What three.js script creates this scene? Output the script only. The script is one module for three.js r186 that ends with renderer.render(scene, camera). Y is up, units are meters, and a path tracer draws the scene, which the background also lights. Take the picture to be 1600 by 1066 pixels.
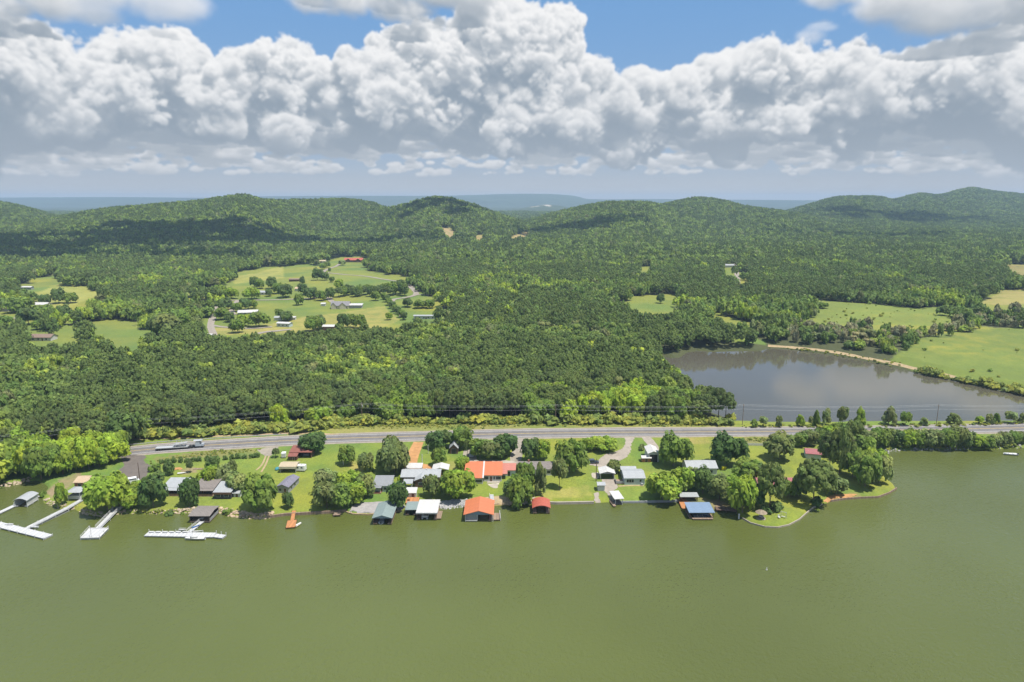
import * as THREE from 'three';
import { mergeGeometries } from 'three/addons/utils/BufferGeometryUtils.js';

// ---------- camera, sky, sun, exposure, air ----------
const scene = new THREE.Scene();
const EYE = 110, PITCH = Math.atan(219 / 1067);
const camera = new THREE.PerspectiveCamera(2 * Math.atan(533 / 1067) * 180 / Math.PI, 1024 / 682, 1, 60000);
camera.position.set(0, EYE, 0);
camera.rotation.set(-PITCH, 0, 0);
const renderer = new THREE.WebGLRenderer({ antialias: true });
renderer.toneMapping = THREE.LinearToneMapping;
renderer.toneMappingExposure = 1.55;
renderer.shadowMap.enabled = true;
const SUN = new THREE.Vector3(0.30, 0.93, 0.14).normalize();
const sun = new THREE.DirectionalLight(new THREE.Color().setRGB(1, 0.955, 0.88), 4.2);
sun.name = 'sun';
sun.position.copy(SUN).multiplyScalar(1200).add(new THREE.Vector3(0, 0, -700));
sun.target.position.set(0, 0, -700);
sun.castShadow = true;
Object.assign(sun.shadow.camera, { left: -1500, right: 1500, top: 1500, bottom: -1500, near: 10, far: 4000 });
sun.shadow.mapSize.set(4096, 4096);
scene.add(sun, sun.target);
scene.fog = new THREE.FogExp2(new THREE.Color().setRGB(0.54, 0.75, 1.0), 1.0e-4);

// ---------- noise ----------
function rng(seed) { let s = seed >>> 0; return () => { s = (s + 0x6D2B79F5) >>> 0; let t = s; t = Math.imul(t ^ (t >>> 15), t | 1); t ^= t + Math.imul(t ^ (t >>> 7), t | 61); return ((t ^ (t >>> 14)) >>> 0) / 4294967296; }; }
const PT = new Uint8Array(512), VT = new Float32Array(256);
{ const r = rng(77), p = [...Array(256).keys()]; for (let i = 255; i > 0; i--) { const j = Math.floor(r() * (i + 1)); [p[i], p[j]] = [p[j], p[i]]; } for (let i = 0; i < 512; i++) PT[i] = p[i & 255]; for (let i = 0; i < 256; i++) VT[i] = r(); }
const sm = (t) => t * t * (3 - 2 * t);
function n2(x, y) { const X = Math.floor(x), Y = Math.floor(y), u = sm(x - X), v = sm(y - Y), a = PT[X & 255], b = PT[(X + 1) & 255], c = Y & 255, d = (Y + 1) & 255; const p = VT[PT[a + c]], q = VT[PT[b + c]], r = VT[PT[a + d]], s = VT[PT[b + d]]; return p + (q - p) * u + (r - p) * v + (p - q - r + s) * u * v; }
function n3(x, y, z) { const Z = Math.floor(z), w = sm(z - Z), X = Math.floor(x), Y = Math.floor(y), u = sm(x - X), v = sm(y - Y); const a = PT[X & 255], b = PT[(X + 1) & 255], yc = Y & 255, yd = (Y + 1) & 255, z0 = Z & 255, z1 = (Z + 1) & 255; const aa = PT[a + yc], ba = PT[b + yc], ab = PT[a + yd], bb = PT[b + yd]; const f = (k) => { const p = VT[PT[aa + k]], q = VT[PT[ba + k]], r = VT[PT[ab + k]], s = VT[PT[bb + k]]; return p + (q - p) * u + (r - p) * v + (p - q - r + s) * u * v; }; const l = f(z0); return l + (f(z1) - l) * w; }
function f2(x, y, o = 4) { let s = 0, a = 0.5, t = 0; for (let i = 0; i < o; i++) { s += a * n2(x, y); t += a; a *= 0.5; x = x * 2.03 + 17.1; y = y * 2.03 + 5.7; } return s / t; }
const clamp = (x, a = 0, b = 1) => Math.min(b, Math.max(a, x)), lerp = (a, b, t) => a + (b - a) * t, step = (a, b, x) => sm(clamp((x - a) / (b - a)));
const CP = Math.cos(PITCH), SP = Math.sin(PITCH);
// a point of the survey photograph (1600 wide) as a direction from the drone
function ray(px, py) { const a = px - 800, b = -(py - 533), c = 1067; return [a, b * CP - c * SP, -(c * CP + b * SP)]; }
function skyAngles(px, py) { const d = ray(px, py), h = Math.hypot(d[0], d[2]); return [Math.atan2(d[0], -d[2]) * 57.2958, Math.atan2(d[1], h) * 57.2958]; }

// ---------- sky: blue air with fair-weather cumulus, marched through a field of puffs ----------
function buildSky() {
  const R = rng(5);
  const puffs = [];   // azimuth, elevation, depth, radius (degrees), flatness, strength
  const puff = (u, v, w, r, f = 1, k = 1) => puffs.push([u, v, w, r, f, k]);
  // a cumulus: a flat base from u0 to u1 at elevation vb, with a heaped top
  const heap = (u0, u1, vb, tops, depth, k = 1) => {
    for (const [tu, tv, tr] of tops) {
      puff(tu, tv - tr * 0.8, depth + (R() - 0.5) * 2, tr, 1, k);
      for (let i = 0; i < 7; i++) { const a = R() * 6.283, rr = tr * (0.75 + 0.5 * R()); puff(tu + Math.cos(a) * rr * 0.9, tv - tr * 0.9 + Math.sin(a) * rr * 0.75, depth + (R() - 0.5) * 3, tr * (0.3 + 0.35 * R()), 1, k); }
      let v = tv - tr * 1.5; while (v > vb) { puff(tu + (R() - 0.5) * tr * 1.4, v, depth + (R() - 0.5) * 2.5, tr * (0.7 + 0.5 * R()), 0.9, k); v -= tr * (0.75 + 0.5 * R()); }
    }
    for (let u = u0; u < u1; u += 1.1) { const q = R(); if (q < 0.62) puff(u + R(), vb + (R() - 0.35) * 1.6, depth + (R() - 0.5) * 2.4, 0.55 + R() * 0.9, 0.5, k); }
  };
  const A = (px, py) => skyAngles(px, py), T = (px, py, rp) => { const [u, v] = A(px, py); return [u, v, rp * 0.052]; };
  const H = (x0, x1, yb, tops, depth, k) => { const [u0, vb] = A(x0, yb), [u1] = A(x1, yb); heap(u0, u1, vb, tops.map((t) => T(...t)), depth, k); };
  // the heaped band in view, left to right
  H(-160, 110, 195, [[-150, 60, 60], [-60, 70, 70], [10, 40, 60], [60, 62, 50], [95, 95, 45]], 0);
  H(120, 330, 185, [[165, 95, 45], [210, 62, 50], [255, 60, 42], [285, 92, 40], [130, 125, 40]], 0.5);
  H(320, 510, 205, [[365, 85, 38], [415, 66, 36], [450, 64, 44], [485, 96, 36], [345, 120, 40]], -0.5);
  H(500, 560, 200, [[525, 145, 34], [550, 160, 30]], 1);
  H(535, 740, 175, [[555, 84, 32], [612, 52, 36], [665, 40, 46], [720, 66, 46], [600, 100, 60], [690, 100, 60]], -1);
  H(720, 960, 195, [[775, 40, 60], [830, 22, 64], [868, 14, 36], [850, 90, 70], [800, 120, 60], [895, 105, 50], [935, 92, 28], [760, -6, 44]], 0);
  H(930, 1075, 205, [[975, 125, 40], [1015, 118, 38], [1060, 112, 34], [1000, 150, 50]], 0.5);
  H(1060, 1200, 195, [[1075, 106, 28], [1110, 92, 36], [1160, 100, 30], [1200, 70, 44], [1240, 88, 34], [1130, 150, 46]], -0.3, 0.9);
  H(1240, 1430, 190, [[1300, 84, 40], [1340, 72, 40], [1385, 84, 42], [1275, 130, 36], [1330, 120, 50]], 0.4);
  H(1400, 1760, 180, [[1420, 92, 40], [1450, 76, 38], [1500, 74, 50], [1560, 48, 60], [1600, 42, 60], [1660, 60, 70], [1740, 70, 70]], -0.4);
  // broken lower heaps, farther away
  for (let i = 0; i < 800; i++) { const px = -340 + R() * 2280, t = R(), py = 160 + t * 112, r = lerp(34, 9, t) * (0.6 + 0.8 * R()); const [u, v] = A(px, py); const n = 3 + Math.floor(R() * 4); for (let k = 0; k < n; k++) puff(u + (R() - 0.5) * r * 0.2, v + (R() - 0.3) * r * 0.03, 3.5 + t * 4 + R() * 1.5, r * 0.05 * (0.55 + 0.6 * R()), lerp(0.6, 0.4, t), 0.85); }
  // soft patches overhead at the top of the view
  for (const [px, py, r, k] of [[540, -10, 60, 0.5], [600, 5, 50, 0.5], [660, -8, 50, 0.45], [720, -20, 60, 0.5], [120, 8, 60, 0.22], [220, 12, 60, 0.2], [20, -5, 55, 0.6], [1480, 8, 70, 0.42], [1550, -2, 70, 0.45], [1440, 26, 40, 0.3], [1320, -14, 40, 0.3], [1285, 45, 26, 0.2], [1360, 4, 30, 0.2]]) { const [u, v] = A(px, py); for (let j = 0; j < 4; j++) puff(u + (R() - 0.5) * r * 0.09, v + (R() - 0.5) * r * 0.03, -4, r * 0.05 * (0.5 + 0.5 * R()), 0.5, k); }
  // the same weather all round
  for (let u = 44; u < 316; u += 3.2) { const vb = 5 + R() * 3, tops = []; const n = 1 + Math.floor(R() * 3); for (let i = 0; i < n; i++) tops.push([u + R() * 4, 9 + R() * 5.5, 1.6 + R() * 1.6]); heap(u, u + 4, vb, tops, (R() - 0.5) * 2); }
  for (let i = 0; i < 900; i++) { const u = 42 + R() * 276, t = R(), v = 7.4 - t * 5, r = lerp(1.7, 0.5, t) * (0.6 + 0.8 * R()); puff(u, v, 3.5 + t * 4 + R() * 1.5, r, lerp(0.6, 0.4, t), 0.85); }
  for (let i = 0; i < 260; i++) { const u = R() * 360, v = 19 + R() * R() * 55, r = lerp(2.5, 7, (v - 19) / 55) * (0.5 + 0.8 * R()); for (let k = 0; k < 4; k++) puff(u + (R() - 0.5) * r * 2.4 / Math.cos(v / 57.3), v + (R() - 0.5) * r, (R() - 0.5) * 3, r * (0.45 + 0.4 * R()), 0.6, 0.7); }
  const BIN = 720, bins = Array.from({ length: BIN }, () => []);
  puffs.forEach((p, i) => { const widen = p[3] * 1.35 / Math.max(0.2, Math.cos(p[1] / 57.3)); for (let b = Math.floor((p[0] - widen) * 2); b <= Math.floor((p[0] + widen) * 2); b++) bins[((b % BIN) + BIN) % BIN].push(i); });
  const near = [];
  let list = null;
  function gather(u, v) { near.length = 0; list = bins[((Math.floor(u * 2) % BIN) + BIN) % BIN]; for (const i of list) { const p = puffs[i]; let du = u - p[0]; du -= 360 * Math.round(du / 360); const c = Math.cos(v / 57.3); du *= c > 0.9 ? 1 : c; const q = (du / p[3]) ** 2 + ((v - p[1]) / (p[3] * p[4])) ** 2; if (q < 3.2) near.push(p); } return near.length; }
  function shape(u, v, w, c) { let s = -1, k = 1; for (const p of near) { let du = u - p[0]; du -= 360 * Math.round(du / 360); du *= c; const dv = (v - p[1]) / p[4], dw = w - p[2], q = 1 - Math.sqrt(du * du + dv * dv + dw * dw * 0.6) / p[3]; const e = s - q; if (e < -0.25) { s = q; k = p[5]; } else if (e < 0.25) { const h = 0.5 + e * -2; k = lerp(k, p[5], clamp(h)); s = Math.max(s, q) + (0.25 - Math.abs(e)) ** 2; } } kOut = k; return s; }
  let kOut = 1;
  // cauliflower noise: rounded bumps with sharp creases between
  // (every octave turned, so that no lattice shows)
  function detail(u, v, w, o) { let s = 0, a = 0.5, t = 0, x = u * 0.46 + v * 0.17, y = v * 0.52 - u * 0.13 + 40, z = w * 0.46 + v * 0.11 + 7; for (let i = 0; i < o; i++) { const n = n3(x, y, z); s += a * (i > 0 ? Math.abs(2 * n - 1) * 1.55 : n); t += a; a *= i > 2 ? 0.62 : 0.52; const X = (x * 0.80 + y * 0.36 - z * 0.48) * 2.07 + 3.1, Y = (-x * 0.6 + y * 0.48 - z * 0.64) * 2.07 + 11.7, Z = (y * 0.8 + z * 0.6) * 2.07 + 5.3; x = X; y = Y; z = Z; } return s / t; }
  const LU = 0.28, LV = 0.94, LW = -0.16;
  function air(v, out) { const t = Math.pow(clamp(v / 60), 0.55), h = Math.exp(-((v / 6.5) ** 1.6)); out[0] = lerp(0.24, 0.075, t); out[1] = lerp(0.43, 0.23, t); out[2] = lerp(0.68, 0.54, t); const g = Math.exp(-((v / 2.2) ** 2)); out[0] = lerp(out[0], lerp(0.40, 0.50, g), h); out[1] = lerp(out[1], lerp(0.455, 0.505, g), h); out[2] = lerp(out[2], lerp(0.515, 0.51, g), h); }
  const col = [0, 0, 0];
  function look(u, v, fine) {
    air(Math.max(v, 0), col);
    if (v < 0.6 || !gather(u, v)) return col;
    const cs = Math.cos(v / 57.3), c = cs > 0.9 ? 1 : cs, hf = Math.exp(-((Math.max(0, v - 1.5) / 4.2) ** 1.4));
    let T_ = 1, r = 0, g = 0, b = 0; const dw = fine ? 0.18 : 0.5, oct = fine ? 6 : 3;
    let lo = 99, hi = -99; for (const p of near) { lo = Math.min(lo, p[2] - p[3] * 1.4); hi = Math.max(hi, p[2] + p[3] * 1.4); }
    for (let w = lo; w < hi && T_ > 0.02; w += dw) {
      const s = shape(u, v, w, c); if (s < -0.42) { if (s < -0.8) w += dw; continue; }
      const k = kOut, soft = 0.35 + 0.95 * n2(u * 0.23 + 11, v * 0.3 + w * 0.1), d = detail(u, v, w, oct), e = s + (d - 0.52) * 1.1 * soft;
      if (e <= 0) continue;
      const solid = step(0.6, 0.95, k), den = Math.min(1, e * lerp(2.0, 4.6, solid)) * k, a = 1 - Math.exp(-den * dw * lerp(1.6, 6, solid));
      let tau = 0, q = 0.16; for (let i = 0, dist = 0.12; i < 7; i++) { const s2 = shape(u + LU * dist / c, v + LV * dist, w + LW * dist, c) + (i < 4 && fine ? (detail(u + LU * dist, v + LV * dist, w + LW * dist, 4 - (i >> 1)) - 0.52) * 1.1 * soft : -0.05); if (s2 > 0) tau += Math.min(1, s2 * 5) * q * kOut; dist += q; q *= 1.6; }
      const lit = 0.56 * Math.exp(-tau * 1.9) + 0.44 * Math.exp(-tau * 0.62), edge = 0.8 + 0.2 * (1 - Math.exp(-e * 5));
      let cr = 0.225 + 0.74 * lit * edge, cg = 0.285 + 0.665 * lit * edge, cb = 0.35 + 0.585 * lit * edge;
      cr = lerp(cr, 0.43, hf * 0.62); cg = lerp(cg, 0.465, hf * 0.62); cb = lerp(cb, 0.51, hf * 0.62);
      r += T_ * a * cr; g += T_ * a * cg; b += T_ * a * cb; T_ *= 1 - a;
    }
    col[0] = col[0] * T_ + r; col[1] = col[1] * T_ + g; col[2] = col[2] * T_ + b;
    return col;
  }
  const W = 4096, Hh = 2048, data = new Float32Array(W * Hh * 4);
  const put = (x, y, c) => { const i = (y * W + x) * 4; data[i] = c[0] * 0.72; data[i + 1] = c[1] * 0.72; data[i + 2] = c[2] * 0.72; data[i + 3] = 1; };
  // column x looks towards direction angle; row 0 is the bottom
  const azim = (x) => { let u = ((x + 0.5) / W) * 360 - 180 + 90; return u; };   // u = 0 straight ahead (-z)
  const ST = 8;
  const coarse = new Float32Array((W / ST) * (Hh / 2 / ST + 1) * 3);
  for (let j = 0; j <= Hh / 2 / ST; j++) for (let i = 0; i < W / ST; i++) { const c = look(azim(i * ST), (j * ST / Hh) * 180, false); coarse.set(c, (j * (W / ST) + i) * 3); }
  const tmp = [0, 0, 0];
  for (let y = 0; y < Hh; y++) {
    const v = ((y + 0.5) / Hh) * 180 - 90;
    for (let x = 0; x < W; x++) {
      if (v < 0) { tmp[0] = 0.30; tmp[1] = 0.36; tmp[2] = 0.40; put(x, y, tmp); continue; }
      let u = azim(x); u -= 360 * Math.round(u / 360);
      if (v < 19 && Math.abs(u) < 43) { put(x, y, look(u, v, true)); continue; }
      const fx = x / ST, fy = (y - Hh / 2 + 0.5) / ST, X = Math.floor(fx), Y = Math.min(Hh / 2 / ST - 1, Math.floor(fy)), a = fx - X, b = fy - Y, n = W / ST;
      for (let k = 0; k < 3; k++) { const p = coarse[(Y * n + X) * 3 + k], q = coarse[(Y * n + (X + 1) % n) * 3 + k], r = coarse[((Y + 1) * n + X) * 3 + k], s = coarse[((Y + 1) * n + (X + 1) % n) * 3 + k]; tmp[k] = lerp(lerp(p, q, a), lerp(r, s, a), b); }
      put(x, y, tmp);
    }
  }
  const t = new THREE.DataTexture(data, W, Hh, THREE.RGBAFormat, THREE.FloatType);
  t.mapping = THREE.EquirectangularReflectionMapping; t.magFilter = THREE.LinearFilter; t.minFilter = THREE.LinearFilter; t.needsUpdate = true;
  return t;
}
const t0 = Date.now();
scene.background = buildSky();
scene.environment = scene.background;
console.log('sky', Date.now() - t0);

// ---------- the lie of the land ----------
const flat = (px, py, y = 0) => { const d = ray(px, py), t = (y - EYE) / d[1]; return [d[0] * t, d[2] * t]; };
function segDist2(x, z, P) { let m = 1e18; for (let i = 0; i < P.length - 1; i++) { const ax = P[i][0], az = P[i][1], bx = P[i + 1][0] - ax, bz = P[i + 1][1] - az; const t = clamp(((x - ax) * bx + (z - az) * bz) / (bx * bx + bz * bz || 1)); const dx = x - ax - bx * t, dz = z - az - bz * t, q = dx * dx + dz * dz; if (q < m) m = q; } return m; }
function inside(x, z, P) { let c = false; for (let i = 0, j = P.length - 1; i < P.length; j = i++) { if ((P[i][1] > z) !== (P[j][1] > z) && x < (P[j][0] - P[i][0]) * (z - P[i][1]) / (P[j][1] - P[i][1]) + P[i][0]) c = !c; } return c; }
// lake shore, left to right
const SHORE = [[-900, 735], [-300, 752], [-60, 764], [0, 763], [14, 759], [28, 757], [44, 752], [58, 751], [70, 757], [76, 762], [70, 770], [66, 780], [68, 787], [82, 791], [92, 795], [104, 797], [116, 795], [124, 801], [140, 806], [160, 807], [178, 804], [190, 802], [212, 804], [240, 804], [272, 803], [300, 800], [330, 799], [350, 801], [368, 807], [400, 811], [425, 808], [445, 805], [480, 803], [520, 801], [538, 799], [550, 803], [575, 804], [600, 801], [626, 798], [640, 797], [690, 796], [712, 793], [730, 791], [765, 791], [805, 790], [822, 785], [840, 786], [870, 787], [930, 786], [960, 785], [1000, 785], [1030, 784], [1062, 783], [1085, 795], [1115, 797], [1148, 799], [1158, 808], [1172, 817], [1195, 823], [1215, 824], [1232, 820], [1248, 812], [1258, 803], [1270, 793], [1284, 788], [1291, 787], [1298, 783], [1318, 780], [1345, 778], [1372, 777], [1388, 771], [1400, 764], [1396, 757], [1384, 748], [1376, 738], [1368, 726], [1372, 714], [1392, 704], [1430, 703], [1480, 703], [1540, 703], [1600, 700], [1700, 697], [2100, 690], [3600, 660]].map(([a, b]) => flat(a, b));
const LAND = [...SHORE, [6000, -400], [6000, -40000], [-6000, -40000], [-6000, -300]];
const POND_Y = 0.5;
const POND = [[1030, 553], [1034, 562], [1040, 574], [1052, 596], [1075, 622], [1110, 644], [1148, 657], [1200, 659], [1300, 659], [1400, 658], [1500, 658], [1600, 657], [1760, 657], [2000, 656], [2000, 672], [1760, 650], [1620, 622], [1590, 616], [1540, 606], [1500, 597], [1460, 589], [1432, 583], [1390, 573], [1340, 562], [1290, 554], [1240, 547], [1203, 544], [1188, 549], [1150, 549], [1118, 550], [1090, 549], [1074, 551], [1062, 559], [1048, 560], [1040, 555]].map(([a, b]) => flat(a, b, POND_Y));
const PONDLINE = [...POND, POND[0]];
const pb = POND.reduce((m, p) => [Math.min(m[0], p[0]), Math.max(m[1], p[0]), Math.min(m[2], p[1]), Math.max(m[3], p[1])], [1e9, -1e9, 1e9, -1e9]);
// crest lines of the hills: azimuth and skyline height in the survey, distance north
function crest(list, wf, wb, pw) {
  const pts = list.map(([px, py, r]) => { const d = ray(px, py); return [(px - 800) / 1067 / CP, EYE + r * d[1] / -d[2] - (r < 5000 ? 11 : 0), r]; });
  return { wf, wb, pw, at(t) { if (t <= pts[0][0] || t >= pts[pts.length - 1][0]) return null; let i = 0; while (pts[i + 1][0] < t) i++; const a = pts[i], b = pts[i + 1], p0 = pts[Math.max(0, i - 1)], p3 = pts[Math.min(pts.length - 1, i + 2)], k = (t - a[0]) / (b[0] - a[0]); const h = (j) => { const m0 = (b[j] - p0[j]) / (b[0] - p0[0]) * (b[0] - a[0]), m1 = (p3[j] - a[j]) / (p3[0] - a[0]) * (b[0] - a[0]); const k2 = k * k, k3 = k2 * k; return (2 * k3 - 3 * k2 + 1) * a[j] + (k3 - 2 * k2 + k) * m0 + (-2 * k3 + 3 * k2) * b[j] + (k3 - k2) * m1; }; return [h(1), h(2)]; } };
}
const CRESTS = [
  crest([[-1200, 330, 2600], [-500, 312, 2500], [-200, 306, 2400], [-60, 309, 2400], [0, 313, 2350], [50, 321, 2300], [115, 340, 2250], [170, 362, 2200], [260, 400, 2200]], 900, 700, 1),
  crest([[-800, 395, 1700], [-200, 375, 1700], [20, 360, 1700], [100, 345, 1800], [135, 338, 1850], [180, 330, 1850], [240, 324, 1850], [330, 316, 1900], [395, 307, 1900], [430, 314, 1950], [480, 314.5, 2100], [550, 313, 2200], [590, 319, 2100], [615, 327, 2000], [645, 319, 1950], [690, 310, 1950], [730, 318, 1950], [770, 333, 1900], [805, 346, 1850], [850, 364, 1800], [900, 395, 1800]], 720, 700, 1.15),
  crest([[740, 392, 2000], [800, 358, 2050], [860, 336, 2100], [900, 326, 2100], [940, 318.5, 2050], [1000, 318, 2000], [1022, 321, 2100], [1048, 316, 2250], [1075, 311, 2300], [1110, 314, 2300], [1150, 324, 2250], [1200, 331, 2200], [1280, 345, 2200], [1400, 372, 2200], [1520, 400, 2200]], 850, 800, 1.1),
  crest([[1120, 372, 3100], [1180, 345, 3100], [1215, 331, 3100], [1250, 320, 3100], [1285, 310, 3100], [1350, 309, 3150], [1372, 313, 3300], [1410, 304, 3400], [1440, 306, 3500], [1485, 295, 3600], [1520, 300, 3600], [1600, 308, 3500], [1720, 311, 3400], [2000, 316, 3300], [2900, 340, 3200]], 1500, 900, 1.3),
  crest([[-2500, 334, 6000], [0, 333, 6000], [300, 331, 6000], [600, 333, 6000], [760, 333, 6000], [800, 328, 5900], [850, 320, 5900], [890, 325, 5900], [940, 334, 5900], [1200, 331, 6000], [3500, 334, 6000]], 1200, 1000, 1),
  crest([[-3500, 311, 10000], [-400, 310, 10000], [0, 309, 10000], [200, 308, 10000], [340, 309, 10000], [420, 307, 10000], [560, 306, 10000], [690, 306, 10000], [750, 304.5, 10000], [800, 303, 10000], [860, 303.5, 10000], [893, 306, 10000], [915, 311, 10000], [1000, 311, 10000], [1250, 313, 10000], [1500, 314, 10000], [4500, 314, 10000]], 1800, 1500, 0.8),
];
function groundHeight(x, z) {
  const r = -z;
  let h;
  const nearLake = r < 480;
  let sd = 99;
  if (nearLake) { sd = Math.sqrt(segDist2(x, z, SHORE)) * (inside(x, z, LAND) ? 1 : -1); if (sd <= 0.9) return lerp(-1.4, 0.75, clamp((sd + 1.6) / 2.5)) + Math.max(-2, sd * 0.2 > 0 ? 0 : sd * 0.2); }
  h = 0.75 + 0.03 * clamp(sd, 0, 75);
  if (r > 345) { const k = r - 345; h += 0.018 * k / (1 + k / 2500) + (f2(x / 210 + 3, z / 210, 3) - 0.5) * 14 * step(30, 420, k); }
  if (x > pb[0] - 60 && x < pb[1] + 60 && z > pb[2] - 60 && z < pb[3] + 60) { const d = Math.sqrt(segDist2(x, z, PONDLINE)), s = inside(x, z, POND) ? -d : d; h = s < 0 ? Math.max(-1.5, POND_Y - 0.1 + s * 0.4) : Math.min(h, Math.max(POND_Y + 0.12 + s * 0.22, h - 30 + s)); }
  if (r > 650) {
    const t = x / r, base = h; let top = h, crestK = 0;
    for (const c of CRESTS) { const a = c.at(t); if (!a) continue; const k = (r - a[1]) / (r < a[1] ? c.wf : c.wb); if (k <= -1 || k >= 1) continue; const pr = Math.pow(0.5 + 0.5 * Math.cos(k * Math.PI), c.pw), v = base + (Math.min(a[0], 4000) - base) * pr; if (v > top) { top = v; crestK = pr; } }
    const lift = top - base;
    if (lift > 0) h = top + (f2(x / 170, z / 240 + 9, 4) - 0.5) * Math.min(42, lift * 0.75) * (1 - crestK ** 3) * step(0, 25, lift);
  }
  return h;
}
// where a line of sight of the survey meets the ground (or a layer so many metres above it)
function G(px, py, above = 0) {
  const d = ray(px, py), u = [d[0] / -d[2], d[1] / -d[2]]; let r = 150, p = 150;
  for (; r < 20000; r *= 1.006) { if (EYE + u[1] * r <= Math.max(0, groundHeight(u[0] * r, -r)) + above) break; p = r; }
  for (let i = 0; i < 14; i++) { const m = (p + r) / 2; if (EYE + u[1] * m <= Math.max(0, groundHeight(u[0] * m, -m)) + above) r = m; else p = m; }
  return new THREE.Vector3(u[0] * r, groundHeight(u[0] * r, -r), -r);
}
const poly = (list) => list.map(([a, b, n]) => { const g = G(a, b, n ? n === 1 ? 12 : n : 0); return [g.x, g.z]; });
const bounded = (P) => ({ P, b: P.reduce((m, p) => [Math.min(m[0], p[0]), Math.max(m[1], p[0]), Math.min(m[2], p[1]), Math.max(m[3], p[1])], [1e9, -1e9, 1e9, -1e9]) });
const within = (x, z, B) => x > B.b[0] && x < B.b[1] && z > B.b[2] && z < B.b[3] && inside(x, z, B.P);

// clearings in the woods; a third number marks an edge seen over tree tops
const CLEAR = [
  [[22, 446], [60, 434], [98, 428], [103, 446], [118, 449], [150, 452], [170, 458, 1], [150, 474, 1], [95, 484, 1], [45, 474, 1], [18, 462]],
  [[366, 431], [395, 420], [440, 416], [490, 413], [512, 405], [532, 402], [572, 402], [580, 410], [580, 424], [600, 430], [645, 433], [649, 455], [668, 461], [690, 470], [712, 490, 1], [690, 500, 1], [640, 503, 1], [600, 511, 1], [560, 508, 1], [520, 513, 1], [486, 520, 1], [440, 522, 1], [385, 523, 1], [330, 526, 1], [312, 522, 1], [318, 505], [328, 480], [340, 470], [300, 468], [290, 458], [300, 448], [338, 447], [366, 442]],
  [[176, 522], [200, 505], [215, 490], [238, 484], [240, 500], [232, 516], [225, 540, 1], [200, 545, 1], [168, 548, 1]],
  [[-80, 490], [0, 490], [50, 492], [60, 497], [88, 506], [112, 510], [124, 524], [126, 540, 1], [90, 542, 1], [40, 540, 1], [36, 520], [20, 508, 1], [-80, 508, 1]],
  [[958, 472], [1000, 463], [1052, 460], [1056, 470], [1072, 475], [1068, 491, 1], [1026, 490, 1], [980, 481, 1]],
  [[1116, 492], [1150, 498], [1196, 508], [1200, 516, 1], [1150, 512, 1], [1112, 499, 1]],
  [[802, 455], [812, 443], [822, 445], [822, 458], [812, 475, 1], [790, 474, 1]],
  [[1250, 468], [1300, 471], [1350, 473], [1420, 481], [1500, 484], [1508, 492], [1490, 503, 8], [1400, 505, 8], [1350, 502, 8], [1262, 500, 8]],
  [[1390, 566], [1420, 545], [1432, 530], [1500, 516], [1600, 507], [1900, 500], [1900, 660], [1620, 620], [1540, 603], [1440, 583]],
  [[1560, 416], [1600, 414], [1900, 410], [1900, 432, 1], [1600, 428, 1], [1578, 428, 1]],
  [[1528, 473, 1], [1545, 462], [1568, 453], [1600, 452], [1900, 448], [1900, 470, 1], [1600, 470, 1], [1545, 476, 1]],
  [[1147, 403], [1153, 403], [1156, 425], [1157, 447, 1], [1150, 446, 1]],
  [[1128, 418], [1146, 417], [1148, 430, 1], [1130, 430, 1]],
  [[1155, 425], [1172, 430], [1172, 440, 1], [1158, 446, 1]],
  [[686, 357], [706, 356], [714, 368], [708, 372, 1], [688, 366, 1]], [[741, 367], [757, 368], [761, 376, 1], [743, 377, 1]], [[794, 372], [812, 365], [832, 361], [827, 372, 1], [798, 378, 1]],
  [[1000, 417], [1020, 416], [1022, 424, 1], [996, 425, 1]], [[1400, 468], [1330, 466], [1330, 469], [1400, 472]],
].map((c) => bounded(poly(c)));
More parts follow.
